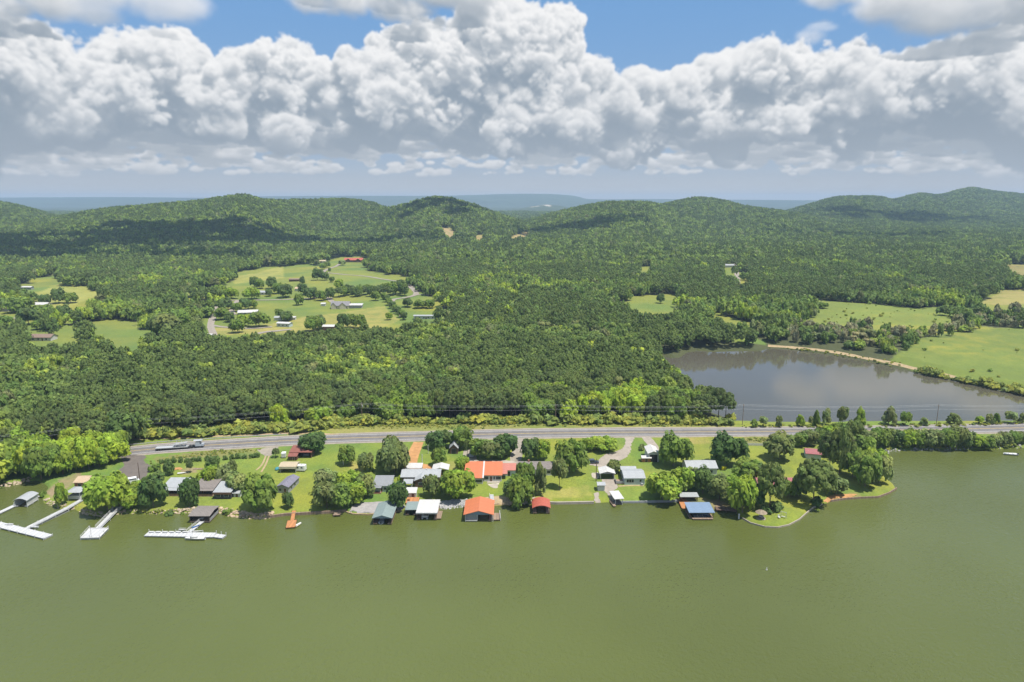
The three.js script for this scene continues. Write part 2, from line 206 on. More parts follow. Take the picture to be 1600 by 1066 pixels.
// land use by tint: grass that is mown, ripe, or bare earth
const TINT = [
  { c: [0.30, 0.235, 0.085], P: [[1560, 414], [1600, 413], [1900, 410], [1900, 432], [1578, 430]] }, { c: [0.351, 0.299, 0.098], P: [[1528, 476], [1568, 453], [1900, 448], [1900, 475]] },
  { c: [0.338, 0.305, 0.078], P: [[470, 496], [560, 484], [600, 478], [625, 500], [600, 514], [480, 522], [440, 522], [420, 510]] },
  { c: [0.351, 0.338, 0.078], P: [[365, 432], [440, 416], [445, 434], [400, 440], [366, 444]] }, { c: [0.325, 0.325, 0.078], P: [[40, 466], [100, 440], [170, 458], [95, 484]] },
  { c: [0.351, 0.305, 0.091], P: [[330, 513], [440, 505], [460, 520], [330, 524]] }, { c: [0.42, 0.27, 0.14], P: [[960, 474], [972, 470], [976, 478], [965, 482]] },
  { c: [0.42, 0.30, 0.16], P: [[688, 356], [704, 356], [713, 369], [706, 372], [690, 366]] }, { c: [0.45, 0.31, 0.15], P: [[741, 367], [757, 368], [761, 378], [743, 378]] }, { c: [0.47, 0.32, 0.16], P: [[794, 373], [812, 365], [832, 361], [827, 372], [800, 379]] },
  { c: [0.155, 0.205, 0.034], P: [[1390, 566], [1432, 530], [1500, 516], [1900, 500], [1900, 660], [1600, 618], [1440, 583]] }, { c: [0.185, 0.235, 0.04], P: [[1250, 466], [1508, 484], [1500, 510], [1250, 506]] },
  // dry verge north of the road, scrub bank south of it
  { c: [0.273, 0.260, 0.072], P: [[520, 664], [1150, 661], [1150, 669], [600, 677], [510, 676]] }, { c: [0.240, 0.227, 0.072], P: [[238, 716], [330, 703], [395, 701], [410, 714], [300, 717], [250, 727]] },
  { c: [0.221, 0.195, 0.078], P: [[1160, 680], [1240, 680], [1240, 692], [1160, 694]] }, { c: [0.312, 0.260, 0.078], P: [[1075, 683], [1110, 683], [1112, 694], [1075, 694]] },
  { c: [0.351, 0.305, 0.078], P: [[545, 722], [575, 715], [565, 740], [548, 738]] }, { c: [0.351, 0.325, 0.078], P: [[840, 770], [920, 758], [925, 776], [830, 782]] }, { c: [0.299, 0.286, 0.078], P: [[660, 728], [715, 735], [730, 715], [700, 722]] },
  { c: [0.338, 0.286, 0.104], P: [[740, 778], [800, 775], [800, 792], [740, 792]] }, { c: [0.38, 0.26, 0.12], P: [[1284, 782], [1340, 768], [1345, 776], [1298, 783]] }, { c: [0.260, 0.182, 0.117], P: [[1065, 775], [1130, 782], [1150, 800], [1085, 797]] },
  { c: [0.325, 0.247, 0.143], P: [[70, 770], [100, 745], [125, 738], [128, 750], [100, 765], [80, 778]] }, { c: [0.3, 0.24, 0.13], P: [[280, 734], [305, 730], [306, 738], [285, 742]] },
].map((t) => ({ c: t.c, ...bounded(poly(t.P)) }));
const roadLine = [[-900, 760], [-300, 745], [0, 722], [100, 714.5], [190, 706.5], [250, 701], [300, 697.5], [350, 694.5], [400, 691.5], [450, 688.8], [500, 686.4], [560, 684.3], [620, 682.6], [700, 680.4], [800, 678], [900, 676.6], [1000, 675.6], [1100, 675], [1200, 674.4], [1300, 673.6], [1400, 672.3], [1500, 670.6], [1600, 668.6], [1800, 664], [2400, 652]].map(([a, b]) => G(a, b));
console.log('survey', Date.now() - t0);

// ---------- ground sheet ----------
const tex = (n, rep, fn, srgb) => { const d = new Uint8Array(n * n * 4); for (let j = 0; j < n; j++) for (let i = 0; i < n; i++) { const c = fn(i / n, j / n); const o = (j * n + i) * 4; d[o] = clamp(c[0]) * 255; d[o + 1] = clamp(c[1]) * 255; d[o + 2] = clamp(c[2]) * 255; d[o + 3] = 255; } const t = new THREE.DataTexture(d, n, n); t.wrapS = t.wrapT = THREE.RepeatWrapping; t.magFilter = THREE.LinearFilter; t.minFilter = THREE.LinearMipmapLinearFilter; t.generateMipmaps = true; if (srgb) t.colorSpace = THREE.SRGBColorSpace; t.repeat.set(rep, rep); t.needsUpdate = true; return t; };
// noise that repeats without a seam: a blend of four shifted copies
const tiled = (x, y, f, o) => { const g = (a, b) => f2(a * f + 50, b * f + 90, o), u = sm(x), v = sm(y); return lerp(lerp(g(x, y), g(x - 1, y), u), lerp(g(x, y - 1), g(x - 1, y - 1), u), v); };
const grassTex = tex(512, 1 / 23, (x, y) => { const a = tiled(x, y, 40, 4), b = tiled(y, x, 9, 3), v = 0.78 + (a - 0.5) * 0.5 + (b - 0.5) * 0.16; return [v * (1.0 + (b - 0.5) * 0.12), v, v * 0.95]; });
const grassBump = tex(512, 1 / 23, (x, y) => { const a = tiled(x, y, 60, 4); return [a, a, a]; });
const MAT = {};
const std = (o) => new THREE.MeshStandardMaterial({ roughness: 0.85, ...o });
const C = (r, g, b) => new THREE.Color().setRGB(r, g, b);
MAT.ground = std({ vertexColors: true, map: grassTex, bumpMap: grassBump, bumpScale: 0.25, roughness: 1 });
function finish(o, name, label, category, group, kind) { o.name = name; if (label) o.userData.label = label; if (category) o.userData.category = category; if (group) o.userData.group = group; if (kind) o.userData.kind = kind; o.traverse((m) => { if (m.isMesh) { m.castShadow = true; m.receiveShadow = true; } }); scene.add(o); return o; }
const structure = (geo, mat, name) => finish(new THREE.Mesh(geo, mat), name, null, null, null, 'structure');
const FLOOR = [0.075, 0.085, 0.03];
const woodsLine = [[-900, 725], [-300, 722], [0, 708], [150, 699], [190, 694], [203, 684], [300, 680.5], [400, 675], [470, 672.5], [500, 670], [520, 665], [600, 662], [800, 661], [1000, 660.5], [1148, 664], [1154, 640], [1160, 610], [1900, 640], [2400, 640]].map(([a, b]) => { const g = flat(a, b, 2.5); return g; });
function woodsEdge(x) { let i = 0; while (i < woodsLine.length - 2 && woodsLine[i + 1][0] < x) i++; const a = woodsLine[i], b = woodsLine[i + 1]; return lerp(a[1], b[1], clamp((x - a[0]) / (b[0] - a[0]))); }
const OPENWOOD = bounded(poly([[-120, 470], [60, 462], [150, 460], [300, 466], [330, 478], [322, 530], [240, 546], [150, 552], [0, 548], [-120, 545]]));
const openGap = (x, z) => within(x, z, OPENWOOD) && f2(x / 38 + 61, z / 55, 2) < 0.485;
const cleared = (x, z) => { if (openGap(x, z)) return true; const k = z < -520 ? 1 : 0, X = x + (f2(x / 22, z / 22 + 30, 2) - 0.5) * 34 * k, Z = z + (f2(x / 22 + 80, z / 22, 2) - 0.5) * 44 * k; for (let i = 0; i < CLEAR.length; i++) if (i < 11 ? within(X, Z, CLEAR[i]) : within(x, z, CLEAR[i])) return true; return false; };
{
  const NR = 640, NC = 560, pos = new Float32Array((NR + 1) * (NC + 1) * 3), col = new Float32Array((NR + 1) * (NC + 1) * 3), uv = new Float32Array((NR + 1) * (NC + 1) * 2), idx = [];
  const r0 = 195, r1 = 10900;
  for (let j = 0; j <= NR; j++) {
    const r = r0 * Math.pow(r1 / r0, j / NR);
    for (let i = 0; i <= NC; i++) {
      const t = lerp(-1.15, 1.15, i / NC), x = t * r, z = -r, k = j * (NC + 1) + i, h = groundHeight(x, z);
      pos[k * 3] = x; pos[k * 3 + 1] = h; pos[k * 3 + 2] = z; uv[k * 2] = x; uv[k * 2 + 1] = z;
      const a = f2(x / 26 + 7, z / 26, 3), b = f2(x / 7 + 70, z / 7, 3), w = f2(x / 60, z / 60 + 50, 2);
      let c = (r < 400 ? [0.20 + (a - 0.5) * 0.22 + (b - 0.5) * 0.12, 0.255 + (a - 0.5) * 0.08 + (b - 0.5) * 0.1, 0.036 + (w - 0.5) * 0.02] : [0.205 + (w - 0.5) * 0.2 + (a - 0.5) * 0.14, 0.24 + (w - 0.5) * 0.08 + (a - 0.5) * 0.09, 0.04]);
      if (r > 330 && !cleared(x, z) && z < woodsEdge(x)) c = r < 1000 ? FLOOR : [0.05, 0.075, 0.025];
      for (const p of TINT) if (within(x, z, p)) { const m = clamp(0.72 + (b - 0.5) * 1.6); c = c.map((q, n) => lerp(q, p.c[n] * (0.85 + 0.3 * a), m)); }
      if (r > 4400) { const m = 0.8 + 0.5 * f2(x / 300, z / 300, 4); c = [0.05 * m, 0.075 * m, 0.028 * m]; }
      if (r > 5500 && r < 5950 && t > 0.025 && t < 0.055 && f2(x / 60, z / 160) > 0.45) c = [0.5, 0.45, 0.38];
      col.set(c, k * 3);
      if (i < NC && j < NR) idx.push(k, k + 1, k + NC + 1, k + 1, k + NC + 2, k + NC + 1);
    }
  }
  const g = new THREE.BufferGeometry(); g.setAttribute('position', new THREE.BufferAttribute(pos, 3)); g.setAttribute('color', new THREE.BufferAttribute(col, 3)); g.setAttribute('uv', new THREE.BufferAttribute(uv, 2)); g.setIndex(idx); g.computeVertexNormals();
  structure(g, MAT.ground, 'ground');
}
console.log('ground', Date.now() - t0);

// ---------- water ----------
const rip = (f, st) => (x, y) => { const a = tiled(x, y, f, 4), b = tiled(x * 1, y * 1, f * 2.7, 3); const v = a * 0.65 + b * 0.35; return [v, v, v]; };
const rippleTex = tex(1024, 1 / 46, rip(52));
const waterTone = tex(512, 1 / 420, (x, y) => { const a = tiled(x, y, 7, 5), b = tiled(y, x, 3, 3), v = 0.8 + (a - 0.5) * 0.36 + (b - 0.5) * 0.3; return [v, v * 0.99, v * (0.9 + (b - 0.5) * 0.6)]; });
MAT.lake = new THREE.MeshPhysicalMaterial({ color: C(0.106, 0.127, 0.035), map: waterTone, roughness: 0.12, ior: 1.33, bumpMap: rippleTex, bumpScale: 0.34 });
MAT.pond = new THREE.MeshPhysicalMaterial({ color: C(0.105, 0.098, 0.07), map: waterTone, roughness: 0.05, ior: 1.33, bumpMap: rippleTex, bumpScale: 0.012 });
function sheet(x0, x1, z0, z1, y, mat, name, P) {
  let g; if (P) { const s = new THREE.Shape(P.map(([x, z]) => new THREE.Vector2(x, -z))); g = new THREE.ShapeGeometry(s); g.rotateX(-Math.PI / 2); g.translate(0, y, 0); } else { g = new THREE.PlaneGeometry(x1 - x0, z1 - z0); g.rotateX(-Math.PI / 2); g.translate((x0 + x1) / 2, y, (z0 + z1) / 2); }
  const p = g.attributes.position, uv = new Float32Array(p.count * 2); for (let i = 0; i < p.count; i++) { uv[i * 2] = p.getX(i); uv[i * 2 + 1] = p.getZ(i); } g.setAttribute('uv', new THREE.BufferAttribute(uv, 2));
  return structure(g, mat, name);
}
sheet(-3500, 3500, -352, 2500, 0, MAT.lake, 'lake');
{ const cx = POND.reduce((s, p) => s + p[0], 0) / POND.length, cz = POND.reduce((s, p) => s + p[1], 0) / POND.length; sheet(0, 0, 0, 0, POND_Y, MAT.pond, 'pond', POND.map(([x, z]) => { const d = Math.hypot(x - cx, z - cz), k = (d + 3) / d; return [cx + (x - cx) * k, cz + (z - cz) * k]; })); }

// ---------- trees ----------
class Soup {
  constructor() { this.p = []; this.n = []; this.c = []; }
  tri(a, b, c, na, nb, nc, k) { this.p.push(...a, ...b, ...c); this.n.push(...na, ...nb, ...nc); for (let i = 0; i < 3; i++) this.c.push(...k); }
  geo() { const g = new THREE.BufferGeometry(); g.setAttribute('position', new THREE.Float32BufferAttribute(this.p, 3)); g.setAttribute('normal', new THREE.Float32BufferAttribute(this.n, 3)); g.setAttribute('color', new THREE.Float32BufferAttribute(this.c, 3)); return g; }
}
const V = (x, y, z) => new THREE.Vector3(x, y, z);
// one spray of leaves: a folded quad facing roughly along d
function spray(S, at, d, size, R, k, long = 1) {
  const a = V(R() - 0.5, R() - 0.5, R() - 0.5).cross(d).normalize(), b = d.clone().cross(a).normalize().multiplyScalar(size * long); a.multiplyScalar(size);
  const up = d.clone().multiplyScalar(size * (0.15 + 0.3 * R())), q = [at.clone().sub(a).sub(up), at.clone().add(b), at.clone().add(a).sub(up), at.clone().sub(b)];
  const f = (x, y, z) => { const n = V().subVectors(y, x).cross(V().subVectors(z, x)).normalize(); if (n.dot(d) < 0) S.tri(x.toArray(), z.toArray(), y.toArray(), ...Array(3).fill(n.negate().toArray()), k); else S.tri(x.toArray(), y.toArray(), z.toArray(), ...Array(3).fill(n.toArray()), k); };
  f(q[0], q[1], q[3]); f(q[1], q[2], q[3]);
}
function ico(S, c, r, sy, R, k, det) { const g = new THREE.IcosahedronGeometry(1, det), p = g.attributes.position; const pts = []; for (let i = 0; i < p.count; i++) { const v = V().fromBufferAttribute(p, i), w = r * (0.78 + 0.4 * n3(v.x * 1.7 + c.x * 5 + 9, v.y * 1.7 + c.y * 5 + 9, v.z * 1.7 + c.z * 5)); pts.push(V(c.x + v.x * w, c.y + v.y * w * sy, c.z + v.z * w)); } for (let i = 0; i < pts.length; i += 3) { const n = V().subVectors(pts[i + 1], pts[i]).cross(V().subVectors(pts[i + 2], pts[i])).normalize().toArray(); S.tri(pts[i].toArray(), pts[i + 1].toArray(), pts[i + 2].toArray(), n, n, n, k); } }
// crowns have radius 1 and reach from y = 0 to y = 1
function broadCrown(seed, lobes, per, size, det, form = 0) {
  const R = rng(seed), S = new Soup(), L = [];
  for (let i = 0; i < lobes; i++) { const t = (i + 0.5) / lobes, y = form === 1 ? 0.15 + 0.75 * t : 0.24 + 0.56 * Math.pow(t, 0.9), env = form === 1 ? Math.sqrt(1 - t * 0.8) : Math.sqrt(Math.max(0.05, 1 - ((y - 0.42) / 0.58) ** 2)); const a = i * 2.4 + R(), q = env * (i % 4 === 3 ? 0.2 : 0.46 + 0.34 * R()); const r = (0.19 + 0.26 * R()) * (lobes < 9 ? 1.35 : 1) * (form === 1 ? 0.8 : 1); L.push([V(Math.cos(a) * q, y, Math.sin(a) * q), r, 0.86 + 0.28 * R()]); }
  for (const [c, r, k] of L) {
    const sy = 0.55 + 0.1 * R(), tone = [k * (0.92 + 0.2 * R()), k, k * (0.85 + 0.3 * R())];
    ico(S, c, r * 0.68, sy, R, tone, det);
    for (let i = 0; i < per; i++) {
      let d = V(R() * 2 - 1, R() * 1.75 - 0.6, R() * 2 - 1).normalize(); const at = V(c.x + d.x * r * (0.76 + 0.46 * R()), c.y + d.y * r * sy * (0.76 + 0.5 * R()), c.z + d.z * r * (0.76 + 0.46 * R()));
      if (L.some(([e, s]) => e !== c && Math.hypot(at.x - e.x, (at.y - e.y) / 0.6, at.z - e.z) < s * 0.7)) continue;
      d.add(V(R() - 0.5, R() + 0.15, R() - 0.5).multiplyScalar(1.1)).normalize(); const m = 0.7 + 0.6 * R(); spray(S, at, d, size * (0.55 + 0.95 * R()), R, tone.map((x) => x * m));
    }
  }
  return S.geo();
}
function pineCrown(seed, tufts, per, size, det) {
  const R = rng(seed), S = new Soup();
  for (let i = 0; i < tufts; i++) {
    const t = (i + 0.3) / tufts, y = 0.12 + 0.84 * t, env = Math.sqrt(Math.max(0.02, 1 - ((t - 0.32) / 0.7) ** 2)), a = i * 2.39996 + R() * 0.7, q = env * (0.62 + 0.3 * R()), c = V(Math.cos(a) * q, y, Math.sin(a) * q), r = (0.24 + 0.13 * R()) * (0.75 + 0.35 * (1 - t)), k = 0.84 + 0.32 * R(), tone = [k * (0.95 + 0.15 * R()), k, k];
    ico(S, c, r * 0.72, 0.5, R, tone, det);
    for (let j = 0; j < per; j++) { const d = V(R() * 2 - 1 + Math.cos(a) * 0.4, R() * 1.7 - 0.5, R() * 2 - 1 + Math.sin(a) * 0.4).normalize(), at = V(c.x + d.x * r, c.y + d.y * r * 0.5, c.z + d.z * r); const m = 0.82 + 0.36 * R(); d.add(V(R() - 0.5, 0.6 * R(), R() - 0.5)).normalize(); spray(S, at, d, size * (0.6 + 0.7 * R()), R, tone.map((x) => x * m), 0.45 + R()); }
  }
  return S.geo();
}
function trunkGeo(seed, limbs, top, r0) {   // radius and height follow the crown: y 0..1, foot at 0
  const R = rng(seed), list = []; const limb = (a, b, ra, rb) => { const d = V().subVectors(b, a), g = new THREE.CylinderGeometry(rb, ra, d.length(), 6, 1); g.translate(0, d.length() / 2, 0); g.applyQuaternion(new THREE.Quaternion().setFromUnitVectors(V(0, 1, 0), d.clone().normalize())); g.translate(a.x, a.y, a.z); list.push(g); };
  const k = V((R() - 0.5) * 0.06, top * 0.5, (R() - 0.5) * 0.06), e = V((R() - 0.5) * 0.1, top, (R() - 0.5) * 0.1); limb(V(0, -0.03, 0), k, r0, r0 * 0.72); limb(k, e, r0 * 0.72, r0 * 0.35);
  for (let i = 0; i < limbs; i++) { const a = i * 2.4 + R(), t = lerp(0.55, 0.95, i / limbs), s = k.clone().lerp(e, (t - 0.5) * 2), q = 0.35 + 0.25 * R(); limb(s, V(s.x + Math.cos(a) * q, s.y + 0.16 + 0.12 * R(), s.z + Math.sin(a) * q), r0 * 0.4, r0 * 0.12); }
  return mergeGeometries(list);
}
const leafMat = (r, g, b) => new THREE.MeshPhysicalMaterial({ color: C(r * LK, g * LK, b * LK), vertexColors: true, roughness: 0.9, specularIntensity: 0.3, transmission: 0.45, thickness: 0, side: THREE.DoubleSide });
const LK = 1.95;
const LEAF = { deep: leafMat(0.052, 0.092, 0.022), dark: leafMat(0.068, 0.106, 0.026), mid: leafMat(0.098, 0.146, 0.024), olive: leafMat(0.105, 0.132, 0.038), fresh: leafMat(0.145, 0.205, 0.022), bright: leafMat(0.19, 0.245, 0.022), pale: leafMat(0.15, 0.185, 0.062), pine: leafMat(0.072, 0.102, 0.03), pinelight: leafMat(0.098, 0.132, 0.034), yellow: leafMat(0.45, 0.42, 0.03), scrub: leafMat(0.13, 0.15, 0.05) };
const bark = std({ color: C(0.16, 0.12, 0.09), roughness: 1 });
const BROAD = [1, 2, 3, 4, 5].map((s) => broadCrown(s * 31, 22, 64, 0.105, 1)), TALL = [6, 7, 8].map((s) => broadCrown(s * 31, 18, 60, 0.12, 1, 1)), PINE = [1, 2, 3, 4].map((s) => pineCrown(s * 57, 44, 26, 0.085, 0)), SHRUB = [1, 2, 3].map((s) => broadCrown(s * 91, 9, 34, 0.17, 0));
const TRUNK = [1, 2, 3].map((s) => trunkGeo(s * 13, 6, 0.75, 0.035)), PTRUNK = [1, 2].map((s) => trunkGeo(s * 17, 3, 0.96, 0.018));
const seen = {};
const numbered = (n) => { const k = seen[n] = (seen[n] ?? -1) + 1; return k ? n + '_' + String(k).padStart(3, '0') : n; };
const RT = rng(4242);
// a tree of its own: trunk and crown; height h, crown radius r, crown starting at share b of the height
function tree(kind, x, z, h, r, leaf, label, group, o = {}) {
  const y = groundHeight(x, z), t = new THREE.Group(); t.position.set(x, y, z); t.rotation.y = RT() * 6.28;
  const pine = kind === 'pine_tree', shrub = kind === 'shrub', set = pine ? PINE : shrub ? SHRUB : o.tall ? TALL : BROAD, b = o.base ?? (pine ? 0.42 : shrub ? -0.1 : 0.12);
  const crown = new THREE.Mesh(set[Math.floor(RT() * set.length)], LEAF[leaf]); crown.name = 'crown'; crown.scale.set(r, h * (1 - b), r * (0.9 + 0.2 * RT())); crown.position.y = h * b;
  const tr = (pine ? PTRUNK : TRUNK)[Math.floor(RT() * 2)], trunk = new THREE.Mesh(tr, bark); trunk.name = 'trunk'; const tw = (pine ? h * 0.85 : Math.min(r * 1.15, h * 0.7)) * (shrub ? 0.7 : 1); trunk.scale.set(tw, h * 0.9, tw);
  t.add(trunk, crown);
  return finish(t, numbered(kind), label, kind === 'shrub' ? 'shrub' : 'tree', group);
}
// woods: where trees stand on their own, and where they close to one canopy
const LAKEWOOD = bounded([[-420, 748], [-100, 762], [0, 757], [44, 750], [60, 750], [96, 741], [130, 737], [160, 735], [182, 727], [190, 719], [190, 712], [150, 718.5], [0, 730], [-420, 752]].map(([a, b]) => flat(a, b, 1.5)));
const PINEPLOT = bounded(poly([[250, 690], [420, 676], [1120, 668], [1080, 620], [1030, 560], [1200, 545], [1200, 520], [960, 480], [700, 500], [480, 525], [330, 530], [300, 560]]));
const SCRUB = bounded(poly([[1215, 545], [1240, 512], [1262, 502], [1400, 506], [1500, 503], [1600, 480], [1900, 476], [1900, 505], [1600, 512], [1440, 540], [1420, 556], [1400, 572], [1300, 555]]));
const DAMLINE = [[1200, 540], [1300, 549], [1400, 569], [1440, 580], [1540, 601], [1620, 618]].map(([a, b]) => flat(a, b, 1));
const wood = { near: [], mid: [], far: [] };
{
  const R = rng(99), leaves = [];
  const sample = (r0, r1, cell, cb) => { for (let z = -r0; z > -r1; z -= cell) { const w = -z * 0.86 + 60; for (let x = -w; x < w; x += cell) cb(x + (R() - 0.5) * cell * 0.9, z + (R() - 0.5) * cell * 0.9); } };
  const tryTree = (x, z, list, size) => {
    const r = -z;
    let edge = within(x, z, LAKEWOOD);
    if (!edge) { if (z > woodsEdge(x) - 2) return; if (cleared(x, z)) return; }
    if (x > pb[0] - 10 && x < pb[1] + 10 && z > pb[2] - 10 && z < pb[3] + 10) { if (inside(x, z, POND)) return; if (segDist2(x, z, PONDLINE) < 30) return; if (segDist2(x, z, DAMLINE) < 40) return; }
    const scrub = within(x, z, SCRUB); if (scrub && R() < 0.55) return;
    const y = groundHeight(x, z); if (y < 0.3) return;
    // drop what lies far behind a crest
    if (r > 1500) { const t = x / r; for (const c of CRESTS.slice(0, 4)) { const a = c.at(t); if (a && r > a[1] + 120 && y < a[0] - 25 && EYE + (a[0] + 11 - EYE) / a[1] * r > y + 22) return; } }
    const patch = f2(x / 70 + 20, z / 70, 3), sp = n2(x / 9, z / 9), plot = within(x, z, PINEPLOT);
    const pine = !scrub && !edge && R() < (plot ? step(0.38, 0.54, patch) * 0.8 + 0.08 : r > 1000 ? 0.25 + 0.3 * step(0.5, 0.6, patch) : step(0.46, 0.58, patch) * 0.75);
    let h = pine ? 10.5 + 4.5 * R() : 8.5 + 6.5 * R() * R() + 1.5 * R(), cr = pine ? 3.5 + 1.2 * R() : 3.7 + 2.5 * R(); if (scrub) { h *= 0.45 + 0.5 * R(); cr *= 0.6 + 0.4 * R(); } if (edge) { h = 9 + 6 * R(); cr = 4 + 2.4 * R(); } h *= size; cr *= size;
    const b = R(), g = f2(x / 34 + 400, z / 34, 2);
    let c; if (pine) c = [0.068 + 0.036 * b, 0.100 + 0.045 * b, 0.026 + 0.01 * b]; else { const f = clamp((g - 0.42) * 3 + (b - 0.5) * 0.7 + (edge ? 0.04 : 0)); { const top = r > 1000 ? 0.28 : 0.9, q = (r > 1000 ? 0.3 : 0.1) + f * f * top; c = [lerp(0.074, 0.18, q), lerp(0.116, 0.232, q), 0.027]; } if (R() < 0.08) c = [0.115, 0.135, 0.048]; if (scrub && R() < 0.4) c = [0.16, 0.16, 0.08]; }
    list.push({ x, y, z, h, r: cr, pine, c, a: R() * 6.28, v: R(), edge, scrub, d: Math.hypot(x, y - EYE, z), t: Math.abs(x) / r });
  };
  sample(235, 520, 5.7, (x, z) => tryTree(x, z, wood.near, 1));
  sample(520, 1050, 6.3, (x, z) => tryTree(x, z, wood.mid, 1.05));
  sample(1050, 2500, 8.8, (x, z) => tryTree(x, z, wood.far, 1.34));
  sample(2500, 4300, 11, (x, z) => tryTree(x, z, wood.far, 1.45));
}
console.log('trees', wood.near.length, wood.mid.length, wood.far.length, Date.now() - t0);
// the nearest, as trees of their own
{
  const tone = (t) => { const c = t.c[1]; return t.pine ? (c > 0.122 ? 'pinelight' : 'pine') : t.c[2] > 0.05 ? 'olive' : c > 0.19 ? 'bright' : c > 0.155 ? 'fresh' : c > 0.125 ? 'mid' : 'dark'; };
  const word = { pine: 'dark', pinelight: 'lighter green', olive: 'olive green', bright: 'bright yellow-green', fresh: 'fresh green', mid: 'mid green', dark: 'dark green' };
  wood.near.sort((a, b) => a.d - b.d); let nb = 0, np = 0; const rest = [];
  for (const t of wood.near) {
    if (t.t > 0.78 || t.scrub || (t.pine ? np >= 260 : nb >= 150)) { rest.push(t); continue; }
    if (t.pine) np++; else nb++;
    const w = word[tone(t)], where = t.edge ? 'in the lakeside wood beside the cove' : t.x < -115 ? 'in the woods behind the guardrail and dirt track' : t.x < 60 ? 'in the front of the woods behind the grass verge' : 'in the woods between the road and the pond';
    tree(t.pine ? 'pine_tree' : 'deciduous_tree', t.x, t.z, t.h, t.r, tone(t), t.pine ? `${w} pine ${where}` : `${w} leafy tree ${where}`, (t.pine ? 'pines ' : 'leafy trees ') + where);
  }
  wood.near = rest;
}
function canopy(list, geos, pines, name) {
  const M = new THREE.Matrix4(), q = new THREE.Quaternion(), up = V(0, 1, 0), k = new THREE.Color(), mat = new THREE.MeshPhysicalMaterial({ color: C(1, 1, 1), vertexColors: true, roughness: 0.9, specularIntensity: 0.3, transmission: 0.45, thickness: 0, side: THREE.DoubleSide });
  const all = [...geos.map((g, i) => [g, (t) => !t.pine && Math.floor(t.v * geos.length) === i]), ...pines.map((g, i) => [g, (t) => t.pine && Math.floor(t.v * pines.length) === i])], root = new THREE.Group();
  for (const [g, f] of all) { const mine = list.filter(f); const m = new THREE.InstancedMesh(g, mat, mine.length); mine.forEach((t, i) => { const b = t.pine ? 0.42 : t.scrub ? 0 : 0.12; M.compose(V(t.x, t.y + t.h * b, t.z), q.setFromAxisAngle(up, t.a), V(t.r, t.h * (1 - b), t.r)); m.setMatrixAt(i, M); m.setColorAt(i, k.setRGB(...t.c.map((x) => x * LK))); }); m.name = 'canopy'; m.userData.kind = 'stuff'; root.add(m); }
  return finish(root, name, null, null, null, 'stuff');
}
canopy(wood.near, [11, 12, 13, 14].map((s) => broadCrown(s * 31, 14, 26, 0.15, 0)), [11, 12, 13].map((s) => pineCrown(s * 57, 30, 12, 0.12, 0)), 'woodland');
canopy(wood.mid, [21, 22, 23, 24].map((s) => broadCrown(s * 31, 9, 14, 0.2, 0)), [21, 22, 23].map((s) => pineCrown(s * 57, 18, 8, 0.16, 0)), 'valley_woodland');
canopy(wood.far, [31, 32, 33, 34].map((s) => broadCrown(s * 31, 6, 8, 0.26, 0)), [31, 32].map((s) => pineCrown(s * 57, 11, 5, 0.22, 0)), 'hill_forest');
console.log('woods', Date.now() - t0);

// ---------- surfaces for built things ----------
const blot = tex(256, 1 / 3.1, (x, y) => { const a = tiled(x, y, 9, 4), b = tiled(y, x, 40, 3), v = 0.84 + (a - 0.5) * 0.34 + (b - 0.5) * 0.16; return [v, v * 0.995, v * 0.985]; });
const ribs = tex(128, 1 / 2.4, (x) => { const t = (x * 6) % 1, v = t < 0.16 ? 1 : 0; return [v, v, v]; });
const boards = tex(256, 1 / 2.8, (x, y) => { const n = Math.floor(x * 16), e = (x * 16) % 1, v = (e < 0.1 ? 0.55 : 0.85) + (VT[n * 7 % 256] - 0.5) * 0.3 + (n2(n * 9, y * 30) - 0.5) * 0.18; return [v, v * 0.97, v * 0.92]; });
const shingles = tex(256, 1 / 2.6, (x, y) => { const r = Math.floor(y * 16), v = 0.8 + (VT[(Math.floor(x * 14 + (r % 2) * 0.5) * 5 + r * 31) & 255] - 0.5) * 0.34 - ((y * 16) % 1 < 0.12 ? 0.2 : 0); return [v, v, v]; });
const siding = tex(64, 1 / 1.6, (x, y) => { const v = (y * 8) % 1; return [v, v, v]; });
const speck = tex(512, 1 / 9, (x, y) => { const a = tiled(x, y, 8, 5), b = tiled(y, x, 60, 2), v = 0.8 + (a - 0.5) * 0.5 + (b - 0.5) * 0.3; return [v, v * 0.99, v * 0.97]; });
const metal = (r, g, b, o) => std({ color: C(r, g, b), map: blot, bumpMap: ribs, bumpScale: 0.03, roughness: 0.5, ...o }), plain = (r, g, b, o) => std({ color: C(r, g, b), map: blot, ...o });
